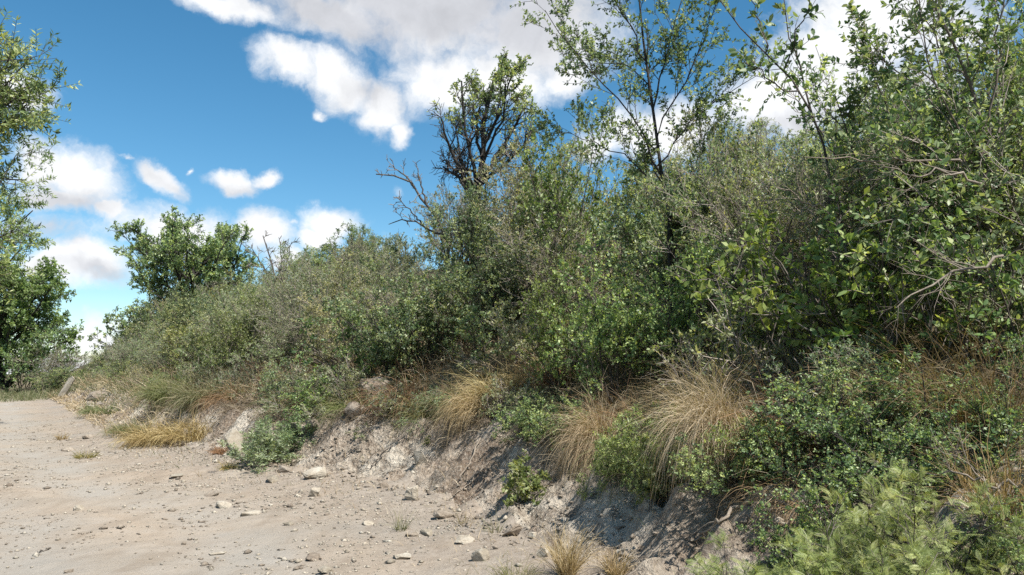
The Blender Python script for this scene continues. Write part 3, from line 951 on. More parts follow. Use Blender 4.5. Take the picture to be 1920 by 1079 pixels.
# ------------------------------------------------------------------ shrubs one can tell apart
#  px, top py, depth, kind, variant, width, colour, label
SHRUBS = [
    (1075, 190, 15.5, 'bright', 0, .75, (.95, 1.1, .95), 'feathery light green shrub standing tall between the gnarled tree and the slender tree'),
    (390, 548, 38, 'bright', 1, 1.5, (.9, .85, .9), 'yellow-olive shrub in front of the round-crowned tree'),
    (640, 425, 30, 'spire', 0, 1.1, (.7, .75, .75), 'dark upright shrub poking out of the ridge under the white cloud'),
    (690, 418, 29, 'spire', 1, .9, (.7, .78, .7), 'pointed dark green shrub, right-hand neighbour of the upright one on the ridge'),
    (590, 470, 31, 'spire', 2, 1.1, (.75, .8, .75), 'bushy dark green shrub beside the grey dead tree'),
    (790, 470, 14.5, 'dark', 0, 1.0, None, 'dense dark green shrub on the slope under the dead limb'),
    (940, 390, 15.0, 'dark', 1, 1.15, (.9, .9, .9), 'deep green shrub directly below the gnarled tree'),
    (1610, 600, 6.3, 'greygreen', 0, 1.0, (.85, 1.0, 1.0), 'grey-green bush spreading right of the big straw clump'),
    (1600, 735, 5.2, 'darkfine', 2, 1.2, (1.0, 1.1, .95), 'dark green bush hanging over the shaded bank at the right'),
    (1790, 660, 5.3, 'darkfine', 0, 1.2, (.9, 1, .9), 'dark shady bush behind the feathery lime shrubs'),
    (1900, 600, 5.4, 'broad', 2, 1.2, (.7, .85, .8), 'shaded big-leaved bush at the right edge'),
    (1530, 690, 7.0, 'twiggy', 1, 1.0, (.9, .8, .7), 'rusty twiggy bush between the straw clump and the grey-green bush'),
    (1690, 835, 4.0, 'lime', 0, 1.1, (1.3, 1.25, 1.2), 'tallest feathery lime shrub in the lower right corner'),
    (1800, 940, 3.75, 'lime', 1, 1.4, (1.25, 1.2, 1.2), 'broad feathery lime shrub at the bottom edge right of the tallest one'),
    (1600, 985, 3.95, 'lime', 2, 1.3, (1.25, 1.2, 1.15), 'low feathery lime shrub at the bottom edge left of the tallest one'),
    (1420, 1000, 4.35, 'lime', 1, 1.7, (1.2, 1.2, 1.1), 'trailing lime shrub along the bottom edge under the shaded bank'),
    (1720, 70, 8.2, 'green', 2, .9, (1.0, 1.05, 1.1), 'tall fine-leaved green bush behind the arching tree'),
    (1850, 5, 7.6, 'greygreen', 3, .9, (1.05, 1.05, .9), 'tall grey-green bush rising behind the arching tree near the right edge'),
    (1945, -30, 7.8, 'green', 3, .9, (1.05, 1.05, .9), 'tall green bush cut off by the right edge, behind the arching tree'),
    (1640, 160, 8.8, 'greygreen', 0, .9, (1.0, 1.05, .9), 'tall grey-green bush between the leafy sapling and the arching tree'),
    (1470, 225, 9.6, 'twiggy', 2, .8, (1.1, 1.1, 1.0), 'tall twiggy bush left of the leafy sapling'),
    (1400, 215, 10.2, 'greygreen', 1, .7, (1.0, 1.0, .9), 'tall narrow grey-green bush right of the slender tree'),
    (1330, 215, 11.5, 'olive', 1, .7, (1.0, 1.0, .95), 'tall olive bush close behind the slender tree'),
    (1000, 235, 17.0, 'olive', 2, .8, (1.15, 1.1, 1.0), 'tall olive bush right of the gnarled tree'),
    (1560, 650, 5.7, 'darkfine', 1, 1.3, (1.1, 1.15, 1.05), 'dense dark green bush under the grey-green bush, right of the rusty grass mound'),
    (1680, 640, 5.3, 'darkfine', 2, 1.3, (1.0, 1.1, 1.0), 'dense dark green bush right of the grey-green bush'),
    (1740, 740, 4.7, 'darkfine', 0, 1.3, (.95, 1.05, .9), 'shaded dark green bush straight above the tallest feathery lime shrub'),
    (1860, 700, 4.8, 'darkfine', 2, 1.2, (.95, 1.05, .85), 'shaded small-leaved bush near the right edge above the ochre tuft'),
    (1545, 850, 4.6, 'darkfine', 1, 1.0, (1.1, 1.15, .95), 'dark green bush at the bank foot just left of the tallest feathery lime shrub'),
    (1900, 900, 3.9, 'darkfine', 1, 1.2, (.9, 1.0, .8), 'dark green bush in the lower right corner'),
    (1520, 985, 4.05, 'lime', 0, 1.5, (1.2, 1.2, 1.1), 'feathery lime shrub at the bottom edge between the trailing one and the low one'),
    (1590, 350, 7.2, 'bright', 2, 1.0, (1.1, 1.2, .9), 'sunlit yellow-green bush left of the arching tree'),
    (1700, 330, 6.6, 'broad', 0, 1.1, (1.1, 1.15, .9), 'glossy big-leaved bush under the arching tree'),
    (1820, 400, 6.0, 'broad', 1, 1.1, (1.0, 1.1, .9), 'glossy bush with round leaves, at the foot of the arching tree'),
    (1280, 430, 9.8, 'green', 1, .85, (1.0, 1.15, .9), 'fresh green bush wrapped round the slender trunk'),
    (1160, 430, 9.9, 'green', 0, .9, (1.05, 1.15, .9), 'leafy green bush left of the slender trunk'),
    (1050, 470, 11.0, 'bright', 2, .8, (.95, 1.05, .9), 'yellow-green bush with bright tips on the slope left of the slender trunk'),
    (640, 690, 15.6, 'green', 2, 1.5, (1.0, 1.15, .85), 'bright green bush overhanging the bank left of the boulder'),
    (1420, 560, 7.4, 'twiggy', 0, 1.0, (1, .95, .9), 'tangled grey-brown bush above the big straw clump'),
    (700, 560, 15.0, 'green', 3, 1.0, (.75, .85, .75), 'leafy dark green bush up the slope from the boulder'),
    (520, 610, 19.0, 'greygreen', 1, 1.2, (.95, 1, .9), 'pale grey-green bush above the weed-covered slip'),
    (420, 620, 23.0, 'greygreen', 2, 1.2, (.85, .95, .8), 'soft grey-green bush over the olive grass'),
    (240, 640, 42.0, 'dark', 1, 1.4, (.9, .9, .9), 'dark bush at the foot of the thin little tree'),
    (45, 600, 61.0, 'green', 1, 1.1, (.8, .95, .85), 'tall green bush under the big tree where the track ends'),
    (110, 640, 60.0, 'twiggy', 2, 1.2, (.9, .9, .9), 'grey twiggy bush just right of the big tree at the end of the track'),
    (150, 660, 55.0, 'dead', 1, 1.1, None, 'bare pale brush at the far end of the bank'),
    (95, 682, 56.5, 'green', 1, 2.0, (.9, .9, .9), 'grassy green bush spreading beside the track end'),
]
taken = []
for i, (px, py, d, k, var, w, c, lab) in enumerate(SHRUBS):
    x, y, z = at_depth(px, d)
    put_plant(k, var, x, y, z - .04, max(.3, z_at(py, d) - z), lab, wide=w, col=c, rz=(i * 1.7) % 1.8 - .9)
    s, q = sq_of(x, y); taken.append((float(s), float(q)))

x, y, z = on_ground(990, 962)
put_plant('sapling', 0, x, y, z, .58, 'small bright green sapling growing on the bare bank', cat='sapling', name='sapling')
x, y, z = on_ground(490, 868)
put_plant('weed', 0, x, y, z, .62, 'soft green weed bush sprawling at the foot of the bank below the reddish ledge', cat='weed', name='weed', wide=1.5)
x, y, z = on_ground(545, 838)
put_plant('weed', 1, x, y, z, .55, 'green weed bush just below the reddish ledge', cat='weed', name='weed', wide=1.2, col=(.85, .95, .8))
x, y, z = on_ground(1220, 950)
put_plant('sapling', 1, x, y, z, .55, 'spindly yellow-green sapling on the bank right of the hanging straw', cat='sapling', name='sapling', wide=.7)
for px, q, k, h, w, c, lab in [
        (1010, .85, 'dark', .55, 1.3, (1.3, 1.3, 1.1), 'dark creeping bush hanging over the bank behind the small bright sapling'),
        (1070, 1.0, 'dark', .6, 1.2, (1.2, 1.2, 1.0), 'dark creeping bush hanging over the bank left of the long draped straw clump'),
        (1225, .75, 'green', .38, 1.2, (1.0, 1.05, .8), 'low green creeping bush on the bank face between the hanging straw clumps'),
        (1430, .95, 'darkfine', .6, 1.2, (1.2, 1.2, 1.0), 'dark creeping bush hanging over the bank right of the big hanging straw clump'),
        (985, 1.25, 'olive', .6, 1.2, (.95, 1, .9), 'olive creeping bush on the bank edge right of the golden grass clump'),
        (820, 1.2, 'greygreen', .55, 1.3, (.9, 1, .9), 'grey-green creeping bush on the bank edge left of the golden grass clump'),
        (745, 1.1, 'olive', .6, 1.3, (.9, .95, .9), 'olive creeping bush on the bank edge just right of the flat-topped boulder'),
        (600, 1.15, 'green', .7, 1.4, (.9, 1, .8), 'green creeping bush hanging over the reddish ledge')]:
    x, y, z = at_q(px, q)
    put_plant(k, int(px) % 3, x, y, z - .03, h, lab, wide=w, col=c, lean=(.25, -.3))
for px, py, v, h, w, lab in [(1150, 905, 0, .5, .8, 'wispy green weed hanging on the bank under the long draped straw clump'),
                            (1255, 880, 1, .55, .9, 'wispy green weed on the bank halfway between the hanging straw clumps'),
                            (1300, 905, 0, .4, 1.0, 'low green weed on the bank below the big hanging straw clump'),
                            (1405, 905, 1, .45, 1.0, 'green weed on the shaded bank right of the big hanging straw clump')]:
    x, y, z = on_ground(px, py)
    put_plant('weed', v, x, y, z, h, lab, cat='weed', name='weed', wide=w, col=(1.1, 1.1, .7))
x, y, z = on_ground(800, 835)
put_plant('sapling', 1, x, y, z, .14, 'tiny green seedling on the pale bank', cat='seedling', name='seedling')

DOWN = (-.84, -.54, 0)
#  px, py of the roots, blade length, blades, disc, spread, droop, downhill bias, material, colour, label
TUFTS = [
    (1352, 712, .98, 2200, .11, .06, 1.15, .22, 'straw', None, 'big hanging straw clump on the bank edge left of the grey-green bush'),
    (1330, 690, .85, 700, .10, .15, .5, .2, 'straw', (1.05, 1.0, .8), 'upright straw tuft growing out of the top of the big hanging clump'),
    (1130, 745, .92, 1800, .09, .06, 1.15, .25, 'straw', (.95, .92, .88), 'long hanging straw clump draped over the bank below the slender tree'),
    (1165, 720, .7, 500, .24, .5, .7, .5, 'rust', (1.2, 1.05, .9), 'rusty tuft on top of the long draped clump'),
    (905, 770, .8, 1000, .2, .3, .95, .5, 'straw', (.9, .86, .72), 'golden grass clump overhanging the pale bank above the bare root'),
    (945, 735, .8, 700, .35, .55, .75, .4, 'straw', (.9, .9, .65), 'loose yellowish clump behind the golden grass clump'),
    (850, 760, .65, 500, .2, .5, .8, .7, 'greenblade', (1.0, .95, .8), 'greenish grass clump left of the golden one on the bank edge'),
    (1500, 735, .85, 800, .28, .6, .75, .5, 'rust', (1.1, .95, .8), 'rusty brown grass mound right of the big hanging straw clump'),
    (1540, 760, .7, 600, .22, .6, .9, .7, 'straw', (.8, .7, .6), 'brownish drooping tuft under the grey-green bush'),
    (1462, 880, .5, 260, .10, .3, .5, .2, 'rust', (1.3, 1.1, .8), 'narrow rusty tuft on the shaded bank'),
    (760, 720, .9, 800, .3, .55, .75, .7, 'rust', (1.0, .9, .8), 'reddish brown grass clump right of the boulder'),
    (800, 740, .7, 450, .2, .5, .8, .6, 'greenblade', (1.1, 1.0, .8), 'pale green grass clump beside the reddish brown clump'),
    (1055, 690, .8, 600, .3, .55, .7, .4, 'rust', (1.0, .85, .75), 'rusty grass clump on the slope above the long draped clump'),
    (1040, 760, .7, 400, .25, .55, .7, .6, 'greenblade', (.85, 1.0, .8), 'green grass clump above the small bright sapling'),
    (1240, 770, .8, 600, .25, .55, .8, .8, 'greenblade', (.9, 1.0, .7), 'yellow-green grass clump on the bank edge between the two hanging straw clumps'),
    (1270, 730, .7, 400, .22, .55, .6, .4, 'straw', (.85, .85, .6), 'thin straw tuft behind the yellow-green grass clump'),
    (1063, 1079, .42, 420, .055, .22, .25, .0, 'straw', (.95, .92, .78), 'stiff straw tuft standing at the bottom edge below the bank'),
    (1155, 1082, .26, 260, .05, .35, .35, .0, 'straw', (.9, .85, .72), 'short straw tuft at the bottom edge right of the stiff one'),
    (970, 1085, .22, 260, .14, .5, .5, .0, 'greenblade', (1.15, 1.1, .9), 'low green grass patch at the bottom edge left of the stiff straw tuft'),
    (300, 830, .72, 1500, .5, .6, .65, .3, 'straw', (.88, .84, .62), 'wide tan grass clump spilling onto the track'),
    (350, 822, .7, 1100, .45, .6, .7, .3, 'straw', (.82, .78, .55), 'tan grass clump right of the wide one beside the track'),
    (255, 812, .5, 700, .5, .55, .6, .2, 'greenblade', (1.0, 1.0, .8), 'green grass clump left of the wide tan clump'),
    (390, 745, 1.05, 1000, .4, .6, .8, .6, 'greenblade', (.95, .92, .85), 'tall olive grass clump on the bank above the tan clumps'),
    (330, 770, 1.1, 900, .5, .5, .6, .3, 'greenblade', (.95, 1.0, .75), 'green grass clump behind the tan clumps beside the track'),
    (430, 735, .8, 600, .3, .6, .9, .8, 'rust', (1.0, .95, .85), 'brown drooping grass clump over the hollow in the bank'),
    (200, 775, .55, 700, .7, .5, .6, .2, 'greenblade', (.9, 1.0, .8), 'low green grass clump at the bank foot farther up the track'),
    (415, 850, .30, 240, .09, .4, .6, .2, 'rust', (1.1, .92, .8), 'small rusty tuft at the foot of the pale outcrop'),
    (428, 880, .22, 200, .08, .4, .5, .0, 'straw', (.95, .95, .55), 'small yellow tuft at the foot of the bank beside the track'),
    (160, 858, .22, 260, .16, .6, .6, .0, 'greenblade', (1.3, 1.1, .7), 'small olive tuft alone on the track'),
    (115, 825, .22, 120, .08, .3, .4, .0, 'straw', (.8, .75, .6), 'thin dry tuft on the track behind the olive one'),
    (752, 995, .30, 60, .05, .25, .2, .0, 'greenblade', (1.0, 1.0, .9), 'thin sprig of grass below the wedge-shaped stone'),
    (870, 985, .22, 40, .05, .3, .2, .0, 'straw', (.7, .7, .6), 'sparse dry sprig among the stones'),
    (925, 1000, .25, 50, .06, .3, .2, .0, 'greenblade', (.9, .9, .8), 'sparse green sprig beside the brown rock'),
    (660, 735, .7, 500, .3, .6, .8, .6, 'greenblade', (.9, 1.0, .7), 'green grass clump between the two boulders and the bright bush'),
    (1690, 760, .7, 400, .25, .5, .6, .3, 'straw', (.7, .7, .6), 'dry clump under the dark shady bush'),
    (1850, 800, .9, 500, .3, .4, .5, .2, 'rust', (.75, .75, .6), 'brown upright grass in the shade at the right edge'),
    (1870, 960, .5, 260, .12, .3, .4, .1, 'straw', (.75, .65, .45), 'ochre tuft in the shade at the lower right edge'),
    (1000, 715, .7, 400, .25, .55, .7, .5, 'straw', (.8, .8, .6), 'dull straw tuft up the slope from the golden clump'),
    (620, 705, .8, 400, .4, .6, .8, .6, 'rust', (.9, .9, .8), 'brown grass clump behind the bright green bush on the bank'),
    (560, 735, .8, 500, .4, .6, .8, .6, 'greenblade', (.9, 1.0, .75), 'dull green grass clump above the reddish ledge'),
]
TQ = {1352: 1.15, 1330: 1.35, 1130: 1.1, 1165: 1.5, 905: 1.2, 945: 1.7, 850: 1.3, 1500: 1.5, 1540: 1.15, 760: 1.4, 800: 1.2, 1055: 2.1, 1040: 1.3, 1240: 1.1,
      1270: 1.7, 660: 1.3, 1000: 2.0, 620: 1.6, 560: 1.3, 390: 1.1, 430: 1.2, 330: 1.0}
tuft_at = []
for t in TUFTS:
    p = at_q(t[0], TQ[t[0]]) if t[0] in TQ else on_ground(t[0], t[1])
    tuft_at.append(p)
    ts, tq = sq_of(p[0], p[1])
    if tq > .3 and t[0] > 500:
        for e in (-.15, .35): taken.append((float(ts), float(tq) + e))
for px in (703, 660):
    p = at_q(px, 1.1); ts, tq = sq_of(p[0], p[1]); taken += [(float(ts), float(tq)), (float(ts) - .4, float(tq)), (float(ts) - .8, float(tq))]

# the rest of the thicket: individual shrubs in rows up the slope
SIL = [(-200, 700), (130, 680), (200, 640), (250, 595), (330, 532), (420, 515), (480, 512), (560, 470), (600, 450), (700, 440), (760, 445), (800, 390), (850, 320), (930, 268), (1000, 245),
       (1100, 225), (1200, 240), (1300, 235), (1400, 220), (1500, 215), (1600, 190), (1700, 150), (1800, 105), (1920, 60), (2300, 30)]
LOOK = dict(olive='olive small-leaved shrub', greygreen='grey-green fine-leaved shrub', green='fresh green shrub', dark='dark green shrub',
            twiggy='grey twiggy shrub', bright='yellow-green shrub', spire='upright green shrub', broad='big-leaved shrub', dead='bare dead shrub')
PAL = [(300, dict(olive=2, greygreen=3, green=5, bright=2, twiggy=1)),
       (560, dict(olive=2, greygreen=4, green=5, dark=1, bright=2, twiggy=1)),
       (760, dict(olive=3, greygreen=3, green=3, dark=2, spire=1, twiggy=2, dead=.5)),
       (1050, dict(olive=5, twiggy=5, greygreen=2, dark=1, green=2, dead=1)),
       (1320, dict(olive=3, green=4, bright=1, dark=1.5, twiggy=3.5, dead=.5)),
       (1620, dict(greygreen=3, twiggy=3.5, olive=3, green=2.5, dead=.7)),
       (2400, dict(broad=2, green=3, dark=1, greygreen=3))]
rr = random.Random(12)
rows = [(1.55, 1.0, .85), (2.7, 1.05, 1.45), (4.0, 1.25, 1.8), (5.6, 1.5, 2.2), (7.6, 1.9, 2.5), (10.2, 2.5, 3.0)]
BAND = ['along the bank edge', 'just behind the bank edge', 'low on the slope', 'midway up the slope', 'high on the slope', 'along the ridge']
auto = []
for ri, (q0, step, hn) in enumerate(rows):
    s = -3.0 + rr.uniform(0, 1)
    while s < 58:
        st = step * (1 + max(0, s) * .035)
        s += st * rr.uniform(.8, 1.2)
        q = q0 + rr.uniform(-.45, .45) * (1 if ri else .5)
        x, y = [float(v) for v in xy_of(s, q)]
        if y < 4.4: continue
        px = 960 + F * x / y
        if px > 2020 or px < 60: continue
        if any((s - a) ** 2 + (q - b) ** 2 < (.32 * step) ** 2 for a, b in taken): continue
        z = float(H(x, y))
        zs = z_at(np.interp(px, [a for a, b in SIL], [b for a, b in SIL]) + rr.uniform(-18, 22), y)
        h = hn * rr.uniform(.8, 1.25)
        if px < 680 and ri >= 1: h *= 1.35
        if ri >= 3 or (px < 560 and ri == 2): h = rr.uniform(.85, 1.03) * max(h, zs - z)
        h = min(h, zs - z)
        if 680 < px < 1490 and ri == 0: 
            if rr.random() < .45: continue
            h = min(h, rr.uniform(.45, .7))
        if 680 < px < 1490 and ri == 1: h = min(h, rr.uniform(.8, 1.2))
        if h < .4: continue
        h = min(h, 4.4)
        pal = next(p for lim, p in PAL if px < lim)
        k = rr.choices(list(pal), list(pal.values()))[0]
        if px > 1560 and ri < 1: continue
        auto.append((ri, px, k, x, y, z, h))
ORD = ['leftmost', 'second', 'third', 'fourth', 'fifth', 'sixth', 'seventh', 'eighth', 'ninth', 'tenth', 'eleventh', 'twelfth', 'thirteenth', 'fourteenth', 'fifteenth', 'sixteenth']
for ri in range(len(rows)):
    for k in LOOK:
        mem = sorted([a for a in auto if a[0] == ri and a[2] == k], key=lambda a: a[1])
        for i, (_, px, _, x, y, z, h) in enumerate(mem):
            if len(mem) == 1: lab = 'only ' + LOOK[k] + ' ' + BAND[ri]
            elif i == 0: lab = 'leftmost ' + LOOK[k] + ' ' + BAND[ri]
            elif i == len(mem) - 1: lab = 'rightmost ' + LOOK[k] + ' ' + BAND[ri]
            else: lab = '%s %s from the left %s' % (ORD[i], LOOK[k], BAND[ri])
            v = rr.uniform(.85, 1.2); hu = rr.uniform(-.06, .1)
            put_plant(k, rr.randrange(6), x, y, z - .05, h, lab, wide=rr.uniform(.85, 1.15) if h < 2.4 else rr.uniform(.75, .95), col=(v * (1 + hu), v, v * (1 - hu)), group='shrubs of the thicket')
print('auto shrubs', len(auto))


# ------------------------------------------------------------------ grasses
def blades(rng, root, d, L, width, k, droop, wig=.08):
    """N tapering blades that bow under their own weight"""
    n = len(root)
    P = np.zeros((n, k + 1, 3)); P[:, 0] = root
    d = norm(d.astype(float)); seg = (L / k)[:, None]
    for i in range(k):
        d = norm(d + np.array([0, 0, -1.0]) * (np.asarray(droop)[:, None] * (i + 1) / k) + rng.normal(size=(n, 3)) * wig)
        P[:, i + 1] = P[:, i] + d * seg
    side = norm(np.cross(P[:, -1] - P[:, 0] + 1e-4, rng.normal(size=(n, 3))))
    w = (np.linspace(1, .12, k + 1) ** .8)[None, :, None] * np.asarray(width)[:, None, None] * .5
    V = np.stack([P - side[:, None] * w, P + side[:, None] * w], 2)
    idx = np.arange(n * (k + 1) * 2).reshape(n, k + 1, 2)
    f = np.stack([idx[:, :-1, 0], idx[:, :-1, 1], idx[:, 1:, 1], idx[:, 1:, 0]], -1).reshape(-1, 4)
    return V.reshape(-1, 3), f, (k + 1) * 2


def tuft(seed, n, L, disc, spread, droop, bias=(0, 0, 0), width=.005, squash=1.0):
    rng = np.random.default_rng(seed)
    a = rng.uniform(0, 6.283, n); r = np.sqrt(rng.uniform(0, 1, n)) * disc
    root = np.stack([r * np.cos(a), r * np.sin(a) * squash, np.full(n, -.03)], 1)
    d = np.stack([np.cos(a) * spread, np.sin(a) * spread, np.ones(n)], 1) * 1.0 + rng.normal(size=(n, 3)) * min(.22, .06 + .35 * spread) + np.array(bias)
    v, f, k = blades(rng, root, d, L * rng.uniform(.3, 1.15, n), width * rng.uniform(.6, 1.3, n), 6, droop * rng.uniform(.3, 1.6, n), .13)
    t = np.clip(rng.normal(.5, .22, n), 0, 1)
    return make_mesh('grass_tuft', v, f, np.repeat(t, k))


for i, (px, py, L, n, disc, spr, dr, bias, mat, c, lab) in enumerate(TUFTS):
    x, y, z = tuft_at[i]
    wd = max(.0045, .0006 * y)
    me = tuft(3000 + i, n, L, disc, spr, dr, (DOWN[0] * bias, DOWN[1] * bias, 0), wd)
    o = tag(link('grass_tuft', me, None, (x, y, z), M[mat]), lab, 'grass tuft', 'grass tufts of the bank and track')
    if c: o.color = (*c, 1)

# ------------------------------------------------------------------ stones
def rock(seed, sx, sy, sz, n=16, boxy=.5, bev=.06, name='stone'):
    rng = random.Random(seed)
    bm = bmesh.new()
    for _ in range(n):
        v = Vector((rng.gauss(0, 1), rng.gauss(0, 1), rng.gauss(0, 1))).normalized()
        m = max(abs(v.x), abs(v.y), abs(v.z))
        v = v.lerp(v / m, boxy) * rng.uniform(.85, 1.05)
        bm.verts.new((v.x * sx * .5, v.y * sy * .5, v.z * sz * .5))
    r = bmesh.ops.convex_hull(bm, input=bm.verts)
    bmesh.ops.delete(bm, geom=[g for g in r['geom_interior'] if isinstance(g, bmesh.types.BMVert)], context='VERTS')
    bmesh.ops.dissolve_limit(bm, angle_limit=rad(14), verts=bm.verts, edges=bm.edges)
    bmesh.ops.bevel(bm, geom=list(bm.edges), offset=bev * min(sx, sy, sz), segments=1, affect='EDGES', clamp_overlap=True)
    bmesh.ops.triangulate(bm, faces=bm.faces)
    bmesh.ops.subdivide_edges(bm, edges=bm.edges, cuts=1, use_grid_fill=True)
    for v in bm.verts:
        v.co += Vector((rng.gauss(0, 1), rng.gauss(0, 1), rng.gauss(0, 1))) * .018 * min(sx, sy, sz)
    me = bpy.data.meshes.new(name)
    bm.to_mesh(me); bm.free()
    a = me.attributes.new('tint', 'FLOAT', 'POINT')
    for d_ in a.data: d_.value = rng.uniform(.4, .8)
    return me


#  px, py of the middle of the base, width px, height px, depth ratio, material, tilt, label
STONES = [
    (775, 938, 32, 32, .8, 'stone', .25, 'pale wedge-shaped stone standing at the foot of the bank'),
    (590, 897, 44, 24, .8, 'stone', -.22, 'flat pale slab leaning at the foot of the bank left of the wedge-shaped stone'),
    (900, 1052, 36, 26, .9, 'stone', .1, 'pale block-shaped stone with a dark underside near the bottom edge'),
    (755, 1047, 36, 11, 1.2, 'stone', 0, 'flat white stone on the edge of the track near the bottom edge'),
    (537, 884, 34, 14, .9, 'brownstone', .1, 'brown flat stone below the green weeds at the bank foot'),
    (508, 903, 34, 13, 1.2, 'stone', 0, 'low yellowish stone at the track side left of the leaning slab'),
    (592, 930, 28, 17, .9, 'stone', .1, 'small cream stone below the leaning slab'),
    (148, 957, 20, 13, .9, 'stone', 0, 'small bright white stone on the left part of the track'),
    (168, 960, 9, 7, .9, 'stone', 0, 'tiny white stone touching distance from the bright white one'),
    (422, 951, 34, 13, 1.1, 'stone', .1, 'flat cream stone in the middle of the track'),
    (830, 970, 42, 15, .8, 'brownstone', 0, 'long brown stone below and right of the wedge-shaped stone'),
    (960, 1003, 46, 22, .8, 'brownstone', -.2, 'brown rock half buried under the small bright sapling'),
    (1018, 1045, 24, 22, .9, 'stone', .2, 'chunky cream stone left of the stiff straw tuft'),
    (868, 1016, 46, 13, 1.1, 'stone', 0, 'wide flat pale stone above the block-shaped stone'),
    (800, 1003, 34, 11, 1.0, 'stone', .15, 'thin pale stone between the brown stone and the flat white stone'),
    (770, 1005, 26, 10, 1.0, 'brownstone', 0, 'thin brown stone beside the thin pale one'),
    (590, 1050, 38, 13, .9, 'brownstone', .1, 'small brown stone low on the track near the bottom edge'),
    (612, 1074, 34, 14, 1.0, 'stone', .2, 'tilted pale stone at the bottom edge of the track'),
    (165, 822, 24, 9, .9, 'brownstone', 0, 'dark flat stone on the track behind the olive tuft'),
    (128, 845, 26, 8, 1.0, 'brownstone', 0, 'second dark flat stone on the track, nearer the olive tuft'),
    (340, 838, 22, 8, 1.0, 'brownstone', 0, 'small brown stone at the edge of the tan grass'),
    (405, 1040, 34, 6, .5, 'stone', 0, 'thin sliver of pale stone on the track near the bottom edge'),
    (345, 1022, 10, 8, 1.0, 'brownstone', 0, 'small dark stone alone on the smooth grey part of the track'),
    (130, 1075, 18, 10, 1.0, 'brownstone', 0, 'small brown stone in the bottom left of the track'),
    (1168, 1042, 26, 14, .9, 'stone', 0, 'cream stone between the two straw tufts at the bottom edge'),
    (1465, 985, 30, 24, .9, 'stone', .2, 'pale stone in the shade under the dark green bush'),
    (1392, 990, 24, 22, .9, 'brownstone', .2, 'reddish stone in the shaded bank'),
    (1530, 990, 20, 18, .9, 'stone', 0, 'small pale stone deepest in the shade under the dark green bush'),
    (788, 870, 30, 34, .7, 'stone', .3, 'pale block sticking out of the bank above the wedge-shaped stone'),
    (330, 895, 26, 8, 1.1, 'stone', 0, 'flat pale stone on the track below the tan grass'),
    (470, 965, 40, 10, 1.0, 'stone', 0, 'wide thin stone right of the flat cream stone on the track'),
    (395, 930, 30, 12, .9, 'brownstone', .1, 'brownish stone just above the flat cream stone'),
    (540, 985, 22, 9, 1.0, 'stone', .1, 'small pale stone in the middle of the track, below the wide thin one'),
    (690, 985, 24, 10, 1.0, 'stone', .1, 'small pale stone left of the thin grass sprig'),
    (1000, 1010, 20, 12, .9, 'stone', .1, 'small pale stone right of the half-buried brown rock'),
    (930, 1030, 18, 10, 1.0, 'brownstone', .1, 'small brown stone above the block-shaped stone'),
    (720, 915, 20, 12, 1.0, 'brownstone', .1, 'small brown stone left of the wedge-shaped stone'),
]
for i, (px, py, w, h, dr, mat, tilt, lab) in enumerate(STONES):
    x, y, z = on_ground(px, min(py, 1078))
    m = y / F
    W, Hh = w * m, h * m * 1.0
    if h < 16: Hh *= .9
    if mat == 'stone' and i % 3 == 2: mat = 'greystone'
    me = rock(500 + i, W, W * dr, Hh * 1.25, n=13, boxy=.6)
    o = link('stone', me, None, (x, y, z + Hh * .24), M[mat])
    o.rotation_euler = (tilt * .5, tilt, random.uniform(-.5, .5))
    tag(o, lab, 'stone', 'stones of the track and bank')

for (px, py, w, h, dr, mat, tilt, lab, sd) in [
        (703, 752, 56, 46, .9, 'brownstone', .1, 'big flat-topped boulder jutting from the bank edge', 901),
        (660, 785, 34, 34, .8, 'brownstone', -.1, 'smaller earthy boulder left of the flat-topped one', 902),
        (446, 846, 52, 34, 1.1, 'greystone', -.5, 'pale rock outcrop bulging from the bank left of the weeds', 903),
        (482, 840, 40, 30, .8, 'greystone', .2, 'cracked pale rock on the right flank of the outcrop', 909),
        (566, 812, 44, 26, 1.0, 'brownstone', -.15, 'reddish layered ledge in the bank right of the weeds', 904),
        (590, 805, 32, 20, 1.0, 'brownstone', .1, 'small reddish block on the right end of the layered ledge', 910),
        (124, 744, 14, 50, .8, 'stone', .6, 'leaning whitish rock at the far end of the bank', 905),
        (190, 752, 50, 20, .7, 'brownstone', .1, 'far brown rock face in the bank by the track bend', 906)]:
    x, y, z = on_ground(px, py)
    m = y / F
    me = rock(sd, w * m, w * m * dr, h * m, n=18, boxy=.92, bev=.04, name='boulder')
    o = link('boulder', me, None, (x, y, z + h * m * (.33 if sd != 901 else .45)), M[mat])
    o.rotation_euler = (tilt * .6, tilt, sd * .7 if sd != 905 else .2)
    tag(o, lab, 'rock', 'rocks bedded in the bank')

# ------------------------------------------------------------------ roots and fallen branches
#  pixel trace on the ground, lift, radius, material, label
def stick(name, pts, lifts, r, mat, label, cat, twigs=0, seed=1):
    w = []
    for (px, py), l in zip(pts, lifts):
        x, y, z = on_ground(px, py); w.append((x, y, z + l))
    b = np.array(w[0])
    P = resample(w, 12)[None] - b
    rng = np.random.default_rng(seed)
    P[:, 1:] += rng.normal(size=P[:, 1:].shape) * .012
    acc = Acc()
    v, f = tubes(P, [r], [r * .35], 6); acc.add(v, f)
    if twigs:
        pos, d, L, rs = children(rng, P, [r], twigs, .2, 1, .8, .35, rr=.5)
        Q = grow(rng, pos, d, L, 5, .2, .2); v, f = tubes(Q, rs, rs * .4, 4); acc.add(v, f)
        pos, d, L, rs = children(rng, Q, rs, 3, .2, 1, .8, .16, rr=.5)
        Q = grow(rng, pos, d, L, 4, .2, .2); v, f = tubes(Q, np.maximum(rs, .0018), rs * .4, 3); acc.add(v, f)
    o = link(name, acc.mesh(name, True), None, b, M[mat])
    return tag(o, label, cat)


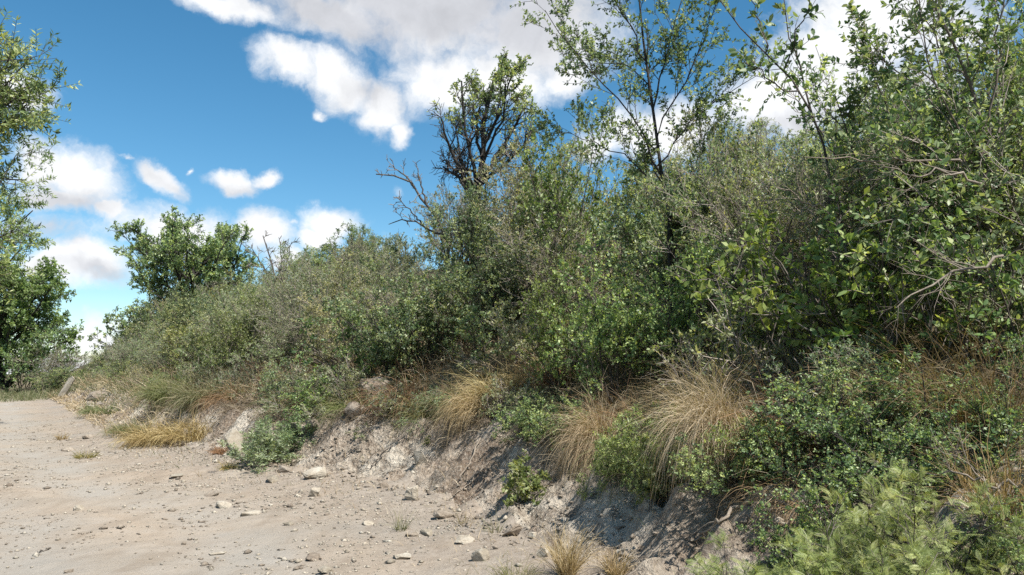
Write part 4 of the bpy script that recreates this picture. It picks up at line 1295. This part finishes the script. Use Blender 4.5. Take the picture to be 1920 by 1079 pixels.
stick('root', [(900, 835), (888, 868), (872, 892), (858, 912)], [.06, .06, .04, 0], .014, 'root', 'bare pale root hanging down the bank under the golden grass clump', 'root')
stick('root', [(905, 885), (885, 915), (855, 930), (840, 938)], [.03, .03, .02, 0], .010, 'root', 'thin brown root running down to the bank foot right of the wedge-shaped stone', 'root', 3, 2)
stick('root', [(735, 845), (715, 868), (690, 885), (665, 893)], [.04, .05, .03, 0], .010, 'bark', 'dark thin root slanting down the bank under the boulder', 'root', 3, 3)
stick('fallen_branch', [(1385, 975), (1350, 1000), (1310, 1020), (1270, 1035)], [.05, .06, .05, .02], .014, 'root', 'fallen bare branch on the shaded bank', 'branch', 7, 4)
stick('fallen_branch', [(1650, 965), (1610, 995), (1570, 1020), (1540, 1040)], [.30, .25, .2, .12], .012, 'root', 'pale dead stick poking out of the lime shrubs', 'branch', 6, 5)
stick('fallen_branch', [(1930, 1035), (1870, 1042), (1820, 1045), (1780, 1040)], [.30, .32, .33, .36], .010, 'root', 'white dead branch lying flat at the lower right edge', 'branch', 8, 6)
stick('fallen_branch', [(735, 770), (715, 785), (690, 790), (670, 800)], [.1, .12, .1, .05], .010, 'twig', 'dead twiggy branch hanging below the flat-topped boulder', 'branch', 9, 7)
stick('fallen_branch', [(455, 700), (440, 720), (420, 745), (410, 775)], [.3, .25, .15, .05], .014, 'bark', 'dead branch drooping into the hollow of the bank', 'branch', 8, 8)
stick('fallen_branch', [(1290, 840), (1240, 870), (1200, 905), (1180, 940)], [.15, .15, .1, .05], .008, 'twig', 'dry twig on the bank between the hanging straw clumps', 'branch', 8, 9)
stick('fallen_branch', [(95, 1030), (80, 1036), (70, 1040)], [.01, .012, .01], .008, 'bark', 'short dark stick lying on the track at the lower left', 'branch', 0, 10)

# dead grey boughs lying across the bushes at the right
for i, (pts, d, lab) in enumerate([
        ([(1800, 300), (1700, 296), (1600, 302), (1500, 292)], 6.3, 'long bleached branch lying level across the bushes at the right'),
        ([(1840, 345), (1770, 320), (1700, 330), (1640, 300)], 6.0, 'bleached branch just below the long level one'),
        ([(1880, 480), (1800, 510), (1730, 540), (1680, 580)], 5.4, 'bleached branch slanting down left below the arching tree'),
        ([(1560, 390), (1520, 385), (1480, 362), (1450, 350)], 7.2, 'thin dead branch in the tangled bush at the upper middle right')]):
    w = [tuple(CAM + pix_dir(px, py) * (d - .15) / pix_dir(px, py)[1]) for px, py in pts]
    b = np.array(w[0]); P = resample(w, 10)[None] - b
    rng = np.random.default_rng(40 + i); P[:, 1:] += rng.normal(size=P[:, 1:].shape) * .02
    acc = Acc(); v, f = tubes(P, [.011], [.004], 5); acc.add(v, f)
    pos, dd, L, rs = children(rng, P, [.011], 9, .15, 1, .7, .5, rr=.5)
    Q = grow(rng, pos, dd, L, 5, .15, 0); v, f = tubes(Q, rs, rs * .4, 3); acc.add(v, f)
    pos, dd, L, rs = children(rng, Q, rs, 4, .15, 1, .7, .25, rr=.6)
    Q = grow(rng, pos, dd, L, 3, .15, 0); v, f = tubes(Q, np.maximum(rs, .0018), rs * .4, 3); acc.add(v, f)
    tag(link('bleached_branch', acc.mesh('bleached_branch', True), None, b, M['root']), lab, 'branch')

# ------------------------------------------------------------------ uncountable ground cover
def scatter_sq(rng, n, s0, s1, q0, q1, spow=1.0):
    s = s0 + (s1 - s0) * rng.uniform(0, 1, n) ** spow
    q = rng.uniform(q0, q1, n)
    x, y = xy_of(s, q)
    return s, q, x, y, height_sq(s, q)


OCT_V = np.array([[1, 0, 0], [-1, 0, 0], [0, 1, 0], [0, -1, 0], [0, 0, 1], [0, 0, -.6], [.7, .7, .3], [-.6, .6, .5]], float)
OCT_F = np.array([[4, 0, 6], [4, 6, 2], [4, 2, 7], [7, 2, 1], [4, 7, 1], [4, 1, 3], [4, 3, 0], [5, 6, 0], [5, 2, 6], [5, 1, 2], [5, 3, 1], [5, 0, 3]])


def pebbles(name, seed, parts, mat):
    rng = np.random.default_rng(seed)
    V = []; T = []
    for (n, s0, s1, q0, q1, lo, hi, spow, clump) in parts:
        s, q, x, y, z = scatter_sq(rng, n, s0, s1, q0, q1, spow)
        kp = vnoise(x * 1.1, y * 1.1, 5) + rng.uniform(-.3, .3, n) > clump
        x, y, z = x[kp], y[kp], z[kp]; n = len(x)
        size = np.exp(rng.uniform(math.log(lo), math.log(hi), n)) * .5
        v = OCT_V[None] * rng.uniform(.55, 1.25, (n, 8, 1)) + rng.normal(0, .1, (n, 8, 3))
        a = rng.uniform(0, 6.28, n); c, s_ = np.cos(a)[:, None], np.sin(a)[:, None]
        v = v * np.array([1.0, .75, .42])[None] * np.where(rng.uniform(size=(n, 1, 1)) < .3, np.array([[[1, 1, 1.6]]]), 1.0)
        vx = v[..., 0] * c - v[..., 1] * s_; vy = v[..., 0] * s_ + v[..., 1] * c
        v = np.stack([vx, vy, v[..., 2]], -1) * size[:, None, None]
        v[..., 0] += x[:, None]; v[..., 1] += y[:, None]; v[..., 2] += (z + size * .12)[:, None]
        V.append(v.reshape(-1, 3)); T.append(np.repeat(np.clip(rng.normal(.5, .28, n), 0, 1), 8))
    V = np.concatenate(V); T = np.concatenate(T)
    n = len(V) // 8
    f = (np.arange(n)[:, None, None] * 8 + OCT_F[None]).reshape(-1, 3)
    return tag(link(name, make_mesh(name, V, f, T), mat=mat), kind='stuff')


pebbles('gravel', 7, [(2600, -3, 26, -6.3, -.6, .02, .07, 1.4, .5), (9000, -3, 14, -1.9, .5, .008, .045, 1, .35), (16000, -3, 34, -6.5, -.5, .007, .045, 1.5, .46), (1500, 10, 60, -6.5, 0, .03, .11, 1, .55),
                      (600, -2, 16, -2.2, .2, .04, .10, 1, .3), (380, 0, 34, -6.3, -1.5, .04, .10, 1.2, .5)], M['stone'])
pebbles('earth_clods', 8, [(5000, -3, 30, -6.5, -1, .015, .07, 1.4, .52), (600, 0, 34, -6.5, -1, .05, .13, 1.3, .5), (2500, -3, 14, -6.5, -3.4, .01, .06, 1, .4), (7000, -4, 22, -.5, 1.6, .015, .09, 1, .35), (2500, 22, 60, -.6, 1.6, .04, .2, 1, .35), (2500, -3, 20, -5.5, 0, .008, .03, 1, .5)], M['brownstone'])

rng = np.random.default_rng(99)


def blade_field(name, seed, parts, mat):
    rng = np.random.default_rng(seed)
    acc = Acc()
    for (n, s0, s1, q0, q1, L0, L1, spread, droop, w, bias, spow, clump) in parts:
        s, q, x, y, z = scatter_sq(rng, n, s0, s1, q0, q1, spow)
        kp = vnoise(x * 1.4, y * 1.4, seed) + rng.uniform(-.25, .25, n) > clump
        x, y, z = x[kp], y[kp], z[kp]; n = len(x)
        d = np.stack([rng.normal(0, spread, n), rng.normal(0, spread, n), np.ones(n)], 1) + np.array([DOWN[0] * bias, DOWN[1] * bias, 0])
        ww = np.maximum(w, .0007 * y) * rng.uniform(.6, 1.3, n)
        v, f, k = blades(rng, np.stack([x, y, z - .01], 1), d, rng.uniform(L0, L1, n), ww, 4, np.full(n, droop) * rng.uniform(.4, 1.4, n))
        acc.add(v, f, np.repeat(np.clip(rng.normal(.45, .25, n), 0, 1), k))
    return tag(link(name, acc.mesh(name), mat=M[mat]), kind='stuff')


blade_field('dry_grass', 201, [(16000, -4, 22, 1.15, 5, .15, .55, .5, .5, .005, .35, 1, .40), (9000, 20, 60, .9, 6, .3, .8, .5, .5, .008, .3, 1, .35),
                               (2600, -3, 16, -1.2, .6, .03, .16, .5, .4, .003, .1, 1, .5), (5000, 16, 60, -.6, 1.2, .15, .5, .5, .6, .01, .2, 1, .52)], 'straw')
blade_field('brown_undergrowth', 202, [(16000, -4, 24, 1.2, 7, .2, .7, .55, .5, .005, .35, 1, .42)], 'rust')
blade_field('green_grass', 203, [(12000, -4, 24, 1.1, 6, .15, .5, .5, .5, .005, .25, 1, .48), (12000, 18, 62, .5, 7, .3, .8, .5, .5, .009, .2, 1, .35),
                                 (9000, 50, 75, -7, .8, .2, .7, .5, .5, .014, 0, 1, .35), (2500, 4, 60, -9.5, -7.2, .15, .5, .5, .5, .008, 0, 1, .3), (900, -3, 16, -1.0, .9, .04, .14, .5, .3, .003, .1, 1, .55)], 'greenblade')
blade_field('hanging_rootlets', 204, [(9000, -4, 24, .75, 1.35, .15, .55, .6, .9, .0035, 1.0, 1, .42), (3000, -4, 20, .1, .9, .04, .2, .8, .6, .003, .4, 1, .5)], 'litter')
blade_field('dry_litter', 205, [(5000, -3, 18, -1.6, 1.5, .02, .12, 3.5, .9, .004, .2, 1, .45), (1500, 0, 30, -6, -1.5, .02, .10, 4, 1.0, .004, 0, 1, .55)], 'litter')
